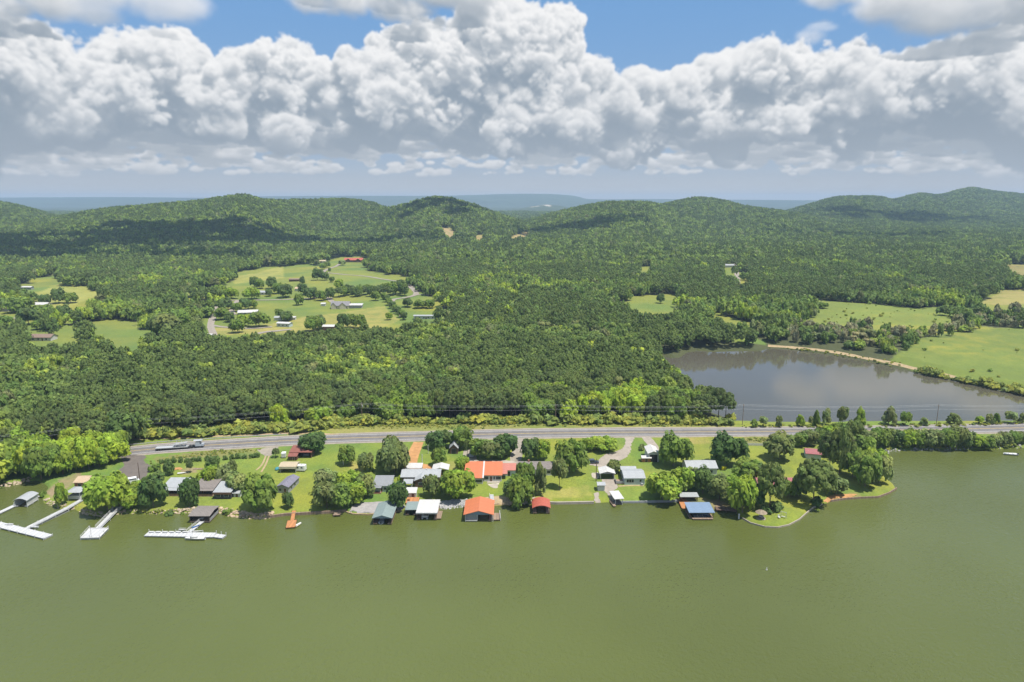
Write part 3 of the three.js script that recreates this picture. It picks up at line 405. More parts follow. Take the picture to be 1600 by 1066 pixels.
const K = {
  white: plain(0.60, 0.60, 0.59), dockwhite: std({ color: C(0.55, 0.57, 0.60), map: boards, roughness: 0.7 }), cream: plain(0.6, 0.55, 0.42), grey: plain(0.34, 0.35, 0.36), dark: plain(0.05, 0.05, 0.055), brown: plain(0.14, 0.08, 0.05), brick: plain(0.3, 0.13, 0.09), paleblue: plain(0.5, 0.6, 0.62), slate: plain(0.24, 0.32, 0.38), palegreen: plain(0.48, 0.56, 0.47), blue: plain(0.03, 0.13, 0.42), black: std({ color: C(0.02, 0.02, 0.022), roughness: 0.6 }),
  rWhite: metal(0.6, 0.59, 0.57), rLight: metal(0.4, 0.415, 0.425), rGrey: metal(0.28, 0.29, 0.3), rGreen: metal(0.24, 0.3, 0.29), rBlue: metal(0.2, 0.28, 0.4), rOrange: metal(0.6, 0.185, 0.08), rRed: metal(0.46, 0.115, 0.075), rPinkish: metal(0.52, 0.2, 0.15), rCream: metal(0.52, 0.43, 0.29), rTan: metal(0.54, 0.4, 0.26),
  sBrown: std({ color: C(0.27, 0.19, 0.145), map: shingles, roughness: 0.95 }), sRed: std({ color: C(0.27, 0.10, 0.075), map: shingles, roughness: 0.95 }), sRose: std({ color: C(0.40, 0.15, 0.155), map: shingles, roughness: 0.95 }), sGrey: std({ color: C(0.27, 0.26, 0.27), map: shingles, roughness: 0.95 }), sTaupe: std({ color: C(0.24, 0.21, 0.19), map: shingles, roughness: 0.95 }), sViolet: std({ color: C(0.22, 0.21, 0.26), map: shingles, roughness: 0.95 }),
  deck: std({ color: C(0.5, 0.225, 0.09), map: boards }), oldwood: std({ color: C(0.3, 0.22, 0.165), map: boards }), darkwood: std({ color: C(0.15, 0.095, 0.07), map: boards }), concrete: std({ color: C(0.37, 0.32, 0.265), map: speck }), paleconcrete: std({ color: C(0.44, 0.39, 0.32), map: speck }), asphalt: std({ color: C(0.225, 0.208, 0.2), map: speck, roughness: 0.95 }), oldasphalt: std({ color: C(0.155, 0.132, 0.115), map: speck, roughness: 1 }), gravel: std({ color: C(0.33, 0.29, 0.235), map: speck, roughness: 1 }), dirt: std({ color: C(0.5, 0.265, 0.105), map: speck, roughness: 1 }), sand: std({ color: C(0.43, 0.325, 0.185), map: speck, roughness: 1 }),
  glass: new THREE.MeshPhysicalMaterial({ color: C(0.03, 0.04, 0.05), roughness: 0.08, ior: 1.5 }), lineWhite: std({ color: C(0.7, 0.7, 0.68) }), lineYellow: std({ color: C(0.6, 0.42, 0.08) }), galv: std({ color: C(0.55, 0.56, 0.57), metalness: 0.4, roughness: 0.5 }), rubber: std({ color: C(0.025, 0.025, 0.025), roughness: 0.9 }), paintWhite: new THREE.MeshPhysicalMaterial({ color: C(0.75, 0.75, 0.75), roughness: 0.35, clearcoat: 0.6 }), paintNavy: new THREE.MeshPhysicalMaterial({ color: C(0.03, 0.04, 0.08), roughness: 0.35, clearcoat: 0.8 }), paintSilver: new THREE.MeshPhysicalMaterial({ color: C(0.42, 0.46, 0.52), roughness: 0.35, clearcoat: 0.8 }), pool: std({ color: C(0.03, 0.38, 0.5), roughness: 0.1 }), thatch: std({ color: C(0.33, 0.27, 0.2), map: boards, roughness: 1 }), teal: plain(0.05, 0.25, 0.3), stone: plain(0.46, 0.40, 0.31),
};
// uv in metres from the dominant direction of each face
function metric(g) { if (g.index) g = g.toNonIndexed(); g.deleteAttribute('uv'); g.computeVertexNormals(); const p = g.attributes.position, n = g.attributes.normal, uv = new Float32Array(p.count * 2); for (let i = 0; i < p.count; i++) { const ax = Math.abs(n.getX(i)), ay = Math.abs(n.getY(i)), az = Math.abs(n.getZ(i)); if (ay >= ax * 0.6 && ay >= az * 0.6) { uv[i * 2] = ax > az ? p.getZ(i) : p.getX(i); uv[i * 2 + 1] = ax > az ? p.getX(i) : p.getZ(i); } else if (ax > az) { uv[i * 2] = p.getZ(i); uv[i * 2 + 1] = p.getY(i); } else { uv[i * 2] = p.getX(i); uv[i * 2 + 1] = p.getY(i); } } g.setAttribute('uv', new THREE.BufferAttribute(uv, 2)); return g; }
const box = (w, h, d, x = 0, y = 0, z = 0, ry = 0) => { const g = new THREE.BoxGeometry(w, h, d); if (ry) g.rotateY(ry); g.translate(x, y, z); return metric(g); };   // y is the centre
const boxB = (w, h, d, x, y, z, ry) => box(w, h, d, x, y + h / 2, z, ry);
const cyl = (r0, r1, h, x, y, z, n = 10) => { const g = new THREE.CylinderGeometry(r1, r0, h, n); g.translate(x, y + h / 2, z); return metric(g); };
const bar = (a, b, w, h) => { const d = V().subVectors(b, a), l = d.length(), g = new THREE.BoxGeometry(w, h, l); const m = new THREE.Matrix4().lookAt(b, a, V(0, 1, 0)); g.applyMatrix4(m); g.translate((a.x + b.x) / 2, (a.y + b.y) / 2, (a.z + b.z) / 2); return metric(g); };
const part = (parent, name, geos, mat) => { const m = new THREE.Mesh(Array.isArray(geos) ? (geos.length > 1 ? mergeGeometries(geos) : geos[0]) : geos, mat); m.name = name; parent.add(m); return m; };
function prism(pts, len, axis) { const s = new THREE.Shape(pts.map(([a, b]) => new THREE.Vector2(a, b))), g = new THREE.ExtrudeGeometry(s, { depth: len, bevelEnabled: false }); g.translate(0, 0, -len / 2); if (axis === 'x') g.rotateY(Math.PI / 2); return metric(g); }
const depthAt = (p) => -p.z * CP + (EYE - p.y) * SP, mpp = (p) => depthAt(p) / 1067;
const onWater = (px, py, y = 0) => { const [x, z] = flat(px, py, y); return V(x, y, z); };
// a thing's Group with its foot at the middle of its front edge
function thing(name, label, category, at, yaw = 0, group) { const t = new THREE.Group(); t.position.copy(at); t.rotation.y = yaw; t.userData.todo = [name, label, category, group]; return t; }
const done = (t) => { const [n, l, c, g] = t.userData.todo; delete t.userData.todo; return finish(t, numbered(n), l, c, g); };
// roof over w (x) by d (from z = 0 front edge back to -d): kinds x, z, shed, hip, flat
function roofGeo(kind, w, d, y, rise, over, th = 0.16) {
  const W = w + 2 * over, D = d + 2 * over, c = -d / 2;
  if (kind === 'x') { const h = D / 2, g = prism([[-h, 0], [0, rise], [h, 0], [h, th], [0, rise + th], [-h, th]].map(([a, b]) => [a, b]), W, 'x'); g.translate(0, y, c); return metric(g); }
  if (kind === 'z') { const h = W / 2, g = prism([[-h, 0], [0, rise], [h, 0], [h, th], [0, rise + th], [-h, th]], D, 'z'); g.translate(0, y, c); return metric(g); }
  if (kind === 'arch') { const h = W / 2, P = [], Q = []; for (let i = 0; i <= 8; i++) { const a = -1 + i / 4; P.push([a * h, rise * (1 - a * a)]); Q.unshift([a * h, rise * (1 - a * a) + th]); } const g = prism([...P, ...Q], D, 'z'); g.translate(0, y, c); return metric(g); }
  if (kind === 'shed') { const h = D / 2, g = prism([[-h, 0], [h, rise], [h, rise + th], [-h, th]], W, 'x'); g.translate(0, y, c); return metric(g); }   // low edge to the front
  if (kind === 'hip') { const g = new THREE.ConeGeometry(Math.SQRT1_2, 1, 4, 1); g.rotateY(Math.PI / 4); g.scale(W, rise + th, D); g.translate(0, y + (rise + th) / 2, c); return metric(g); }
  return boxB(W, th, D, 0, y, c);
}
function wallGeo(kind, w, d, h, rise) {
  const g = [];
  if (kind === 'x') { const q = prism([[-d / 2, 0], [d / 2, 0], [d / 2, h], [0, h + rise], [-d / 2, h]], w, 'x'); q.translate(0, 0, -d / 2); g.push(q); }
  else if (kind === 'z') { const q = prism([[-w / 2, 0], [w / 2, 0], [w / 2, h], [0, h + rise], [-w / 2, h]], d, 'z'); q.translate(0, 0, -d / 2); g.push(q); }
  else if (kind === 'shed') { const q = prism([[-d / 2, 0], [d / 2, 0], [d / 2, h + rise], [-d / 2, h]], w, 'x'); q.translate(0, 0, -d / 2); g.push(q); }
  else g.push(boxB(w, h, d, 0, 0, -d / 2));
  return g;
}
// windows and doors: [side f/l/r/b, offset, sill, width, height]
function opening(t, o, w, d, name, frameMat, paneMat, z0 = 0) {
  const [s, u, y, a, h] = o, g = (b, k) => { const q = boxB(a + b, h + b, k, 0, y - b / 2, 0); q.translate(u, 0, 0); if (s === 'l' || s === 'r') { q.rotateY(s === 'r' ? Math.PI / 2 : -Math.PI / 2); q.translate(s === 'r' ? w / 2 : -w / 2, 0, -d / 2); } else if (s === 'b') q.translate(0, 0, -d); else q.translate(0, 0, z0); return q; };
  const f = part(t, name, g(0.16, 0.08), frameMat); part(f, name === 'door' ? 'door_leaf' : 'pane', g(0, 0.13), paneMat); return f;
}
function house(name, label, at, o) {
  const { w, d, h, rise = 1, kind = 'x', over = 0.35, wall = K.white, roof = K.rGrey, yaw = 0, windows = [], doors = [], sink = 0.6, group, category = 'house', extra } = o;
  const t = thing(name, label, category, at, yaw, group);
  const g = wallGeo(kind, w, d, h, rise); g.push(boxB(w, sink, d, 0, -sink, -d / 2)); part(t, 'wall', g, wall);
  const rf = part(t, 'roof', roofGeo(kind, w, d, h + 0.02 - (kind === 'x' ? rise * over * 2 / d : kind === 'z' ? rise * over * 2 / w : kind === 'shed' ? rise * over / d : 0), rise * (kind === 'x' ? (d + 2 * over) / d : kind === 'z' ? (w + 2 * over) / w : kind === 'shed' ? (d + 2 * over) / d : 1), over), roof);
  if (o.chimney) part(rf, 'chimney', boxB(0.7, 1.1, 0.7, o.chimney, h + rise * 0.8, -d / 2), K.brick);
  for (const v of windows) opening(t, v, w, d, 'window', o.trim ?? K.white, K.glass);
  for (const v of doors) opening(t, v, w, d, 'door', o.trim ?? K.white, o.door ?? K.brown);
  extra?.(t);
  return done(t);
}
// a roof on posts; walls where asked (l, r, b), a deck and piles when it stands in water
function shelter(name, label, at, o) {
  const { w, d, h, rise = 0.6, kind = 'z', over = 0.4, roof = K.rGrey, yaw = 0, sides = '', wall = K.brown, post = K.brown, deckY = 0.55, water = false, group, category = 'boathouse', extra, slip = true } = o;
  const t = thing(name, label, category, at, yaw, group);
  part(t, 'roof', roofGeo(kind, w, d, h, rise, over), roof);
  const ph = (z) => h + (kind === 'shed' ? rise * (-z / d) : 0);
  for (const x of [-w / 2 + 0.12, w / 2 - 0.12]) for (const z of [-0.12, -d / 2, -d + 0.12]) part(t, 'post', boxB(0.2, ph(z) + (water ? 1.4 : 0.3) - 0.02, 0.2, x, water ? -1.4 : -0.3, z), post);
  if (o.gable) { const q = prism([[-w / 2, 0], [w / 2, 0], [0, rise * 0.97]], 0.12, 'z'); q.translate(0, h, 0.05); part(t, 'gable', q, o.gable); }
  if (water) { const s = o.walk ?? 1.1; if (slip) { part(t, 'deck', [boxB(s, 0.22, d, -w / 2 + s / 2, deckY - 0.22, -d / 2), boxB(s, 0.22, d, w / 2 - s / 2, deckY - 0.22, -d / 2), boxB(w - 2 * s, 0.22, 1.2, 0, deckY - 0.22, -d + 0.6)], o.deck ?? K.oldwood); } else part(t, 'deck', boxB(w, 0.22, d, 0, deckY - 0.22, -d / 2), o.deck ?? K.oldwood); }
  const y0 = water ? deckY : 0;
  if (sides.includes('l')) part(t, 'wall', boxB(0.1, h - y0 - 0.03, d - 0.5, -w / 2 + 0.12, y0, -d / 2), wall);
  if (sides.includes('r')) part(t, 'wall', boxB(0.1, h - y0 - 0.03, d - 0.5, w / 2 - 0.12, y0, -d / 2), wall);
  if (sides.includes('b')) part(t, 'wall', boxB(w - 0.5, h - y0 - 0.03 + (kind === 'shed' ? rise * 0.9 : 0), 0.1, 0, y0, -d + 0.12), wall);
  extra?.(t);
  return done(t);
}
// a strip that follows points over the ground
function ribbon(pts, width, lift, mat, name, opt = {}) {
  const P = pts.map((p) => V(p.x, 0, p.z)), curve = new THREE.CatmullRomCurve3(P, false, 'centripetal'), L = curve.getLength(), n = Math.max(4, Math.ceil(L / (opt.step ?? 2.5))), across = opt.across ?? 4, pos = [], uv = [], idx = [];
  const c = new THREE.Vector3(), tg = new THREE.Vector3(), off = opt.offset ?? 0;
  for (let i = 0; i <= n; i++) { const u = (opt.from ?? 0) + ((opt.to ?? 1) - (opt.from ?? 0)) * i / n; curve.getPointAt(u, c); curve.getTangentAt(u, tg); const nx = -tg.z, nz = tg.x, wv = typeof width === 'function' ? width(u) : width * (1 + (opt.rough ?? 0) * (n2(u * L / 4, width * 9) - 0.5)); const hc = opt.level ? opt.level(c.x, c.z) : null; for (let j = 0; j <= across; j++) { const s = (j / across - 0.5) * wv + off, x = c.x + nx * s, z = c.z + nz * s; pos.push(x, (hc ?? groundHeight(x, z)) + lift, z); uv.push(u * L, s); } }
  for (let i = 0; i < n; i++) for (let j = 0; j < across; j++) { const a = i * (across + 1) + j, b = a + across + 1; idx.push(a, a + 1, b, a + 1, b + 1, b); }
  const g = new THREE.BufferGeometry(); g.setAttribute('position', new THREE.Float32BufferAttribute(pos, 3)); g.setAttribute('uv', new THREE.Float32BufferAttribute(uv, 2)); g.setIndex(idx); g.computeVertexNormals(); if (g.attributes.normal.getY(0) < 0) { for (let i = 0; i < idx.length; i += 3) [idx[i], idx[i + 1]] = [idx[i + 1], idx[i]]; g.setIndex(idx); g.computeVertexNormals(); }
  if (opt.geo) return g; return structure(g, mat, numbered(name));
}
// a patch of ground cover inside an outline
function patch(list, lift, mat, name) {
  const P = list.map(([a, b]) => { const g = G(a, b); return new THREE.Vector2(g.x, g.z); }), curve = new THREE.SplineCurve([...P, P[0]]), Q = curve.getPoints(P.length * 5).slice(0, -1); const R2 = Q.map((q, i) => V(q.x + (n2(i * 1.7, 3) - 0.5) * 0.5, 0, q.y + (n2(i * 1.7, 9) - 0.5) * 0.5));
  let x0 = 1e9, x1 = -1e9, z0 = 1e9, z1 = -1e9; const B = bounded(R2.map((p) => [p.x, p.z])); [x0, x1, z0, z1] = B.b;
  // grid cells inside, edge vertices pulled onto the outline
  const st = Math.max(0.5, Math.min(x1 - x0, z1 - z0) / 26), nx = Math.ceil((x1 - x0) / st), nz = Math.ceil((z1 - z0) / st), pos = [], uv = [], idx = [], id = new Map();
  const vert = (i, j) => { const k = i * 9999 + j; if (id.has(k)) return id.get(k); let x = x0 + i * st, z = z0 + j * st; if (!inside(x, z, B.P)) { let m = 1e9, bx = x, bz = z; for (let q = 0; q < B.P.length; q++) { const a = B.P[q], b = B.P[(q + 1) % B.P.length], ex = b[0] - a[0], ez = b[1] - a[1], t = clamp(((x - a[0]) * ex + (z - a[1]) * ez) / (ex * ex + ez * ez || 1)), dx = a[0] + ex * t, dz = a[1] + ez * t, d = (x - dx) ** 2 + (z - dz) ** 2; if (d < m) { m = d; bx = dx; bz = dz; } } x = bx; z = bz; } const n = pos.length / 3; pos.push(x, groundHeight(x, z) + lift, z); uv.push(x, z); id.set(k, n); return n; };
  for (let i = 0; i < nx; i++) for (let j = 0; j < nz; j++) { const cx = x0 + (i + 0.5) * st, cz = z0 + (j + 0.5) * st; if (!inside(cx, cz, B.P)) continue; const a = vert(i, j), b = vert(i + 1, j), c = vert(i, j + 1), d = vert(i + 1, j + 1); idx.push(a, c, b, b, c, d); }
  const g = new THREE.BufferGeometry(); g.setAttribute('position', new THREE.Float32BufferAttribute(pos, 3)); g.setAttribute('uv', new THREE.Float32BufferAttribute(uv, 2)); g.setIndex(idx); g.computeVertexNormals(); return structure(g, mat, numbered(name));
}

// ---------- road, tracks and drives ----------
const ROADW = 10.4;
ribbon(roadLine, ROADW + 3.2, 0.035, K.gravel, 'road_shoulder', { across: 6, rough: 0.1 });
ribbon(roadLine, ROADW, 0.06, K.asphalt, 'road', { across: 6 });
const lane = std({ color: C(0.175, 0.166, 0.164), map: speck, roughness: 0.95 });
for (const s of [-1, 1]) ribbon(roadLine, 3.0, 0.066, lane, 'traffic_lane', { offset: s * 1.85 });
const paint = (off, w, mat) => ribbon(roadLine, w, 0.072, mat, 'road_marking', { offset: off, across: 1 });
paint(-3.75, 0.16, K.lineWhite); paint(3.75, 0.16, K.lineWhite); paint(-0.16, 0.13, K.lineYellow); paint(0.16, 0.13, K.lineYellow);
const trail = (name, list, w, mat, lift = 0.05, o = {}) => ribbon(list.map(([a, b]) => G(a, b)), w, lift, mat, name, { rough: 0.35, ...o });
trail('dirt_track', [[206, 686], [240, 685], [300, 683.2], [350, 681], [400, 678.8], [450, 677.4], [490, 677.6], [530, 680]], 2.6, K.sand);
patch([[186, 713], [196, 711], [228, 712], [225, 719], [234, 727], [240, 727], [232, 738], [224, 750], [214, 756], [203, 757], [196, 748], [185, 736], [193, 728]], 0.045, K.oldasphalt, 'parking_lot');
patch([[400, 703], [420, 699], [436, 697], [430, 704], [424, 712], [412, 712], [405, 707]], 0.04, K.gravel, 'gravel_apron');
trail('wheel_track', [[416, 711], [408, 728], [400, 735]], 0.8, K.sand, 0.035); trail('wheel_track', [[421, 711], [414, 728], [408, 738]], 0.8, K.sand, 0.035);
trail('dirt_drive', [[654, 691], [650, 700], [644, 714], [641, 726], [643, 733]], (u) => lerp(4.6, 6, u), K.dirt);
patch([[640, 724], [652, 724], [668, 726], [678, 731], [676, 738], [660, 739], [640, 738]], 0.052, K.dirt, 'dirt_yard');
trail('gravel_drive', [[737, 686], [736, 696], [734, 708], [735, 718], [742, 724]], 5, K.gravel);
patch([[735, 716], [745, 719], [800, 720], [802, 726], [760, 728], [733, 727]], 0.055, K.paleconcrete, 'concrete_pad');
trail('gravel_drive', [[814, 683], [812, 692], [809, 704], [806, 716], [806, 728]], 4.6, K.gravel);
patch([[975, 684], [991, 684], [987, 695], [985, 707], [980, 714], [966, 722], [958, 728], [949, 735], [937, 736], [932, 729], [921, 727], [921, 723], [932, 721], [937, 717], [946, 710], [960, 706], [972, 701], [977, 692]], 0.055, K.concrete, 'concrete_drive');
patch([[940, 749], [960, 749], [966, 760], [960, 766], [952, 771], [946, 770], [942, 764]], 0.055, K.concrete, 'concrete_patio');
patch([[925, 739], [935, 739], [936, 747], [926, 747]], 0.05, K.paleconcrete, 'concrete_slab'); patch([[928, 771], [935, 770], [937, 780], [939, 785], [929, 785]], 0.05, K.concrete, 'boat_ramp');
trail('concrete_drive', [[1009, 683], [1015, 690], [1021, 698], [1022, 708]], 4.4, K.concrete);
trail('garden_path', [[951, 771], [954, 776], [956, 781]], 1.2, K.concrete); trail('garden_path', [[966, 760], [985, 759], [1006, 759]], 1.0, K.sand);
patch([[761, 756], [776, 756], [778, 762], [772, 763], [764, 759]], 0.05, K.paleconcrete, 'concrete_step_pad'); trail('garden_path', [[830, 769], [832, 776]], 1.1, K.concrete);
// gravel beaches and bare banks by the water
patch([[546, 800], [556, 787], [575, 785], [600, 784], [626, 788], [634, 793], [620, 798], [596, 801], [570, 803]], 0.06, std({ color: C(0.36, 0.34, 0.33), map: speck, roughness: 1 }), 'gravel_beach');
patch([[683, 784], [700, 782], [724, 783], [727, 790], [714, 792], [694, 795], [686, 794]], 0.06, std({ color: C(0.42, 0.41, 0.4), map: speck, roughness: 1 }), 'gravel_beach');
patch([[738, 778], [786, 776], [798, 782], [801, 788], [770, 790], [742, 788]], 0.05, K.sand, 'bare_bank');
patch([[1286, 783], [1300, 774], [1335, 772], [1336, 775], [1304, 781], [1292, 786]], 0.05, K.dirt, 'bare_bank');
// lanes in the valley
const valleyRoad = std({ color: C(0.33, 0.29, 0.245), map: speck, roughness: 1 });
for (const [w, l] of [[4.5, [[337, 530], [331, 517], [329, 508], [334, 493], [341, 479], [344, 471]]], [3.5, [[329, 508], [345, 511], [365, 512.5], [395, 513.5], [425, 511]]], [4, [[396, 524], [412, 519.5], [432, 517.5], [455, 515]]], [4, [[371, 470], [366, 478], [362, 488], [366, 492]]], [3.5, [[326, 471], [371, 469.6], [440, 468.6], [500, 466], [520, 466]]], [4.5, [[531, 412], [526, 416], [512, 421], [506, 425.5], [530, 428.5], [575, 432.5], [612, 438.5], [634, 442], [643, 450], [649, 461], [632, 465.5], [616, 468], [612, 473], [621, 485], [630, 495]]], [3.5, [[649, 461.5], [660, 460.5], [672, 461]]], [4, [[512, 466], [518, 471], [522, 475]]], [5, [[1150, 404], [1150.5, 420], [1152, 434], [1153, 446]]], [4, [[-40, 500], [5, 499], [30, 497], [60, 494]]]]) trail('valley_lane', l, w * 1.25, valleyRoad, 0.3, { step: 6 });
trail('dam_track', [[1200, 540.5], [1240, 543.5], [1300, 550], [1350, 559.5], [1400, 569], [1432, 577], [1470, 585], [1540, 600], [1620, 618]], 4, K.sand, 0.12);
console.log('roads', Date.now() - t0);

// ---------- docks ----------
const DY = 0.6;
// a straight run of decking from a to b (on the water), with posts, curb and rails on request
function run(t, a, b, w, o = {}) {
  const A = a.clone(), B = b.clone(); A.y = o.ya ?? DY; B.y = o.yb ?? DY; const d = V().subVectors(B, A), n = V(-d.z, 0, d.x).normalize();
  part(t, o.name ?? 'deck', bar(A.clone().setY(A.y - 0.12), B.clone().setY(B.y - 0.12), w, 0.24), o.mat ?? K.dockwhite);
  if (o.float) part(t, 'float', bar(A.clone().setY(0.12), B.clone().setY(0.12), w * 0.82, 0.5), o.floatMat ?? K.grey);
  const L = d.length(), k = Math.max(1, Math.round(L / (o.gap ?? 5)));
  for (let i = 0; i <= k; i++) for (const s of o.posts ?? [-1, 1]) { const p = A.clone().lerp(B, i / k).addScaledVector(n, s * (w / 2 + 0.03)); part(t, 'post', boxB(0.15, p.y + 1.3 + (o.high ?? 0.25), 0.15, p.x, -1.3, p.z), o.post ?? o.mat ?? K.white); }
  for (const s of o.rails ?? []) for (const h of [0.55, 0.95]) part(t, 'rail', bar(A.clone().addScaledVector(n, s * w * 0.47).add(V(0, h, 0)), B.clone().addScaledVector(n, s * w * 0.47).add(V(0, h, 0)), 0.09, 0.09), K.white);
  return t;
}
const O0 = V(0, 0, 0);
{ const t = thing('dock', 'white covered-slip walkway reaching left out of view past the small boat shed', 'dock', O0); run(t, onWater(-45, 824), onWater(25, 791), 1.7, { posts: [-1], high: 0.7, float: 1 }); done(t); }
{ const t = thing('dock', 'short white walkway from the small boat shed to the grassy point', 'dock', O0); run(t, onWater(42, 784), onWater(66, 775), 1.4, { posts: [1] }); done(t); }
shelter('boat_shed', 'small white boat shed with rounded pale roof on the white walkway', onWater(33, 793), { w: 4.6, d: 6, h: 2.6, rise: 0.8, kind: 'arch', roof: K.rLight, sides: 'lrb', wall: K.white, post: K.white, water: true, deck: K.dockwhite, over: 0.25, walk: 1 });
{ const t = thing('dock', 'long white dock with angled gangway running up to the white gazebo', 'dock', O0); run(t, onWater(-30, 815), onWater(75, 841), 3.0, { posts: [-1, 1], high: 0.35, float: 1, gap: 4 }); run(t, onWater(40, 829), onWater(104, 799), 1.9, { name: 'gangway', rails: [1], yb: 1.1, gap: 6, float: 1 }); const e = G(127, 783); run(t, onWater(104, 799), V(e.x, 0, e.z), 1.9, { name: 'gangway', ya: 1.1, yb: e.y + 0.5, rails: [1], gap: 6 }); const n = onWater(20, 825.5); part(t, 'bench', [boxB(2.6, 0.45, 0.6, n.x - 2, DY, n.z - 1.1), boxB(2.6, 0.45, 0.6, n.x + 8, DY, n.z + 0.7)], K.dockwhite); done(t); }
{ const p = G(116, 783); const t = thing('gazebo', 'white square gazebo with pale hipped roof at the head of the long dock', 'gazebo', p); const w = 4.6; part(t, 'roof', roofGeo('hip', w, w, 3.5, 0.9, 0.5, 0.1), K.rLight); part(t, 'floor', boxB(w, 0.35, w, 0, 0.75, -w / 2), K.white); for (const x of [-1, 1]) for (const z of [0, -1]) part(t, 'post', boxB(0.2, 4.1, 0.2, x * (w / 2 - 0.12), -0.6, z * w + (z ? 0.12 : -0.12)), K.white); for (const [a, b, x, z] of [[w - 0.5, 0.08, 0, -0.12], [0.08, w - 0.5, w / 2 - 0.12, -w / 2], [0.08, w - 0.5, -w / 2 + 0.12, -w / 2]]) part(t, 'railing', boxB(a, 0.75, b, x, 1.2, z), K.white); part(t, 'wall', boxB(w - 0.5, 2.3, 0.1, 0, 1.12, -w + 0.12), K.grey); done(t); }
{ const c = [[126, 844], [155.5, 843], [169.5, 828.5], [140, 828.5]].map(([a, b]) => onWater(a, b)), t = thing('dock', 'white platform dock with a straight gangway below the large bright tree', 'dock', O0); const s = new THREE.Shape(c.map((p) => new THREE.Vector2(p.x, -p.z))), g = new THREE.ExtrudeGeometry(s, { depth: 0.5, bevelEnabled: false }); g.rotateX(-Math.PI / 2); g.translate(0, 0.12, 0); part(t, 'deck', metric(g), K.dockwhite); for (let i = 0; i < 4; i++) { const a = c[i].clone().setY(0.72), b = c[(i + 1) % 4].clone().setY(0.72); part(t, 'curb', bar(a, b, 0.25, 0.2), K.white); if (i === 3 || i === 1) part(t, 'rail', bar(a.clone().setY(1.5), b.clone().setY(1.5), 0.08, 0.08), K.white); for (const k of [0, 0.5]) { const p = a.clone().lerp(b, k); part(t, 'post', boxB(0.14, 2.8, 0.14, p.x, -1.2, p.z), K.white); } } const e = G(181, 798); run(t, onWater(153, 828), V(e.x, 0, e.z), 1.9, { name: 'gangway', rails: [-1, 1], yb: e.y + 0.3, gap: 7 }); const p = onWater(143, 842); part(t, 'pole', cyl(0.06, 0.05, 4, p.x, 0.6, p.z, 6), K.grey); done(t); }
{ const e = G(182, 797); const t = thing('landing', 'grey stepped landing where the platform gangway meets the bank', 'landing', e); part(t, 'floor', boxB(3, 0.3, 2.4, 0, 0.1, -0.6), K.grey); part(t, 'railing', [boxB(0.08, 1, 2.4, -1.5, 0.4, -0.6), boxB(0.08, 1, 2.4, 1.5, 0.4, -0.6)], K.white); done(t); }
{ const t = thing('dock', 'long white floating dock parallel to the shore with a white boat alongside', 'dock', O0); run(t, onWater(229, 836.5), onWater(335, 838.5), 3.0, { float: 1, posts: [-1], high: 0.8, gap: 4.3 }); const r = run(t, onWater(335, 839), onWater(350, 841), 2.2, { float: 1, posts: [-1], high: 1.0, gap: 2 }); run(t, onWater(294, 835), onWater(316, 817), 1.5, { name: 'gangway', rails: [-1], gap: 5 }); for (let i = 0; i < 6; i++) { const p = onWater(237 + i * 10.5, 835.2); part(t, 'bench', [boxB(1.7, 0.08, 0.5, p.x, DY + 0.4, p.z), boxB(0.1, 0.4, 0.4, p.x - 0.7, DY, p.z), boxB(0.1, 0.4, 0.4, p.x + 0.7, DY, p.z)], K.white); } done(t); }
shelter('boathouse', 'boathouse with flat brown-grey shingle roof joined to the floating dock by a gangway', onWater(312, 817.5), { w: 7, d: 7.6, h: 2.6, rise: 0.5, kind: 'x', roof: K.sTaupe, sides: 'lb', wall: K.dark, post: K.darkwood, water: true, slip: false, over: 0.3, extra: (t) => { part(t, 'railing', boxB(0.08, 0.9, 7, 3.45, 0.55, -3.8), K.grey); part(t, 'table', [boxB(1.2, 0.08, 0.8, 0.4, 1.25, -1.2), boxB(0.1, 0.7, 0.1, 0.4, 0.55, -1.2)], K.white); } });
{ const t = thing('dock', 'small orange wooden dock with a narrow ramp beside the white rowing boat', 'dock', O0); run(t, onWater(454, 826.5), onWater(456.5, 815.5), 3.1, { mat: K.deck, post: K.darkwood, gap: 3 }); const e = onWater(459.5, 802); run(t, onWater(456.8, 815.5), e, 1.3, { name: 'ramp', mat: K.deck, post: K.darkwood, yb: 1.0, gap: 4 }); done(t); }
{ const t = thing('dock', 'tiny brown wooden platform at the seawall under the leaning trees', 'dock', O0); run(t, onWater(526, 808), onWater(528.5, 800.5), 2.4, { mat: K.oldwood, post: K.darkwood, gap: 2.4, yb: 0.8, ya: 0.8 }); done(t); }

// ---------- boats ----------
function hull(t, L, W, H, mat, name = 'hull') { const N = 12, M = 8, pos = [], idx = []; for (let i = 0; i <= N; i++) { const u = i / N, w = W / 2 * Math.pow(Math.sin(Math.PI * clamp(0.12 + 0.88 * (1 - u)) * 0.5), 0.7) * (u > 0.96 ? 0.5 : 1), rise = 0.35 * u * u * H; for (let j = 0; j <= M; j++) { const a = -1 + 2 * j / M; pos.push((u - 0.5) * L, H * (0.2 + 0.8 * Math.abs(a) ** 2) + rise - 0.25 * H, w * a); } } for (let i = 0; i < N; i++) for (let j = 0; j < M; j++) { const p = i * (M + 1) + j, q = p + M + 1; idx.push(p, p + 1, q, p + 1, q + 1, q); } for (let j = 0; j < M - 1; j++) idx.push(0, j + 2, j + 1); const g = new THREE.BufferGeometry(); g.setAttribute('position', new THREE.Float32BufferAttribute(pos, 3)); g.setIndex(idx); return part(t, name, metric(g), mat); }
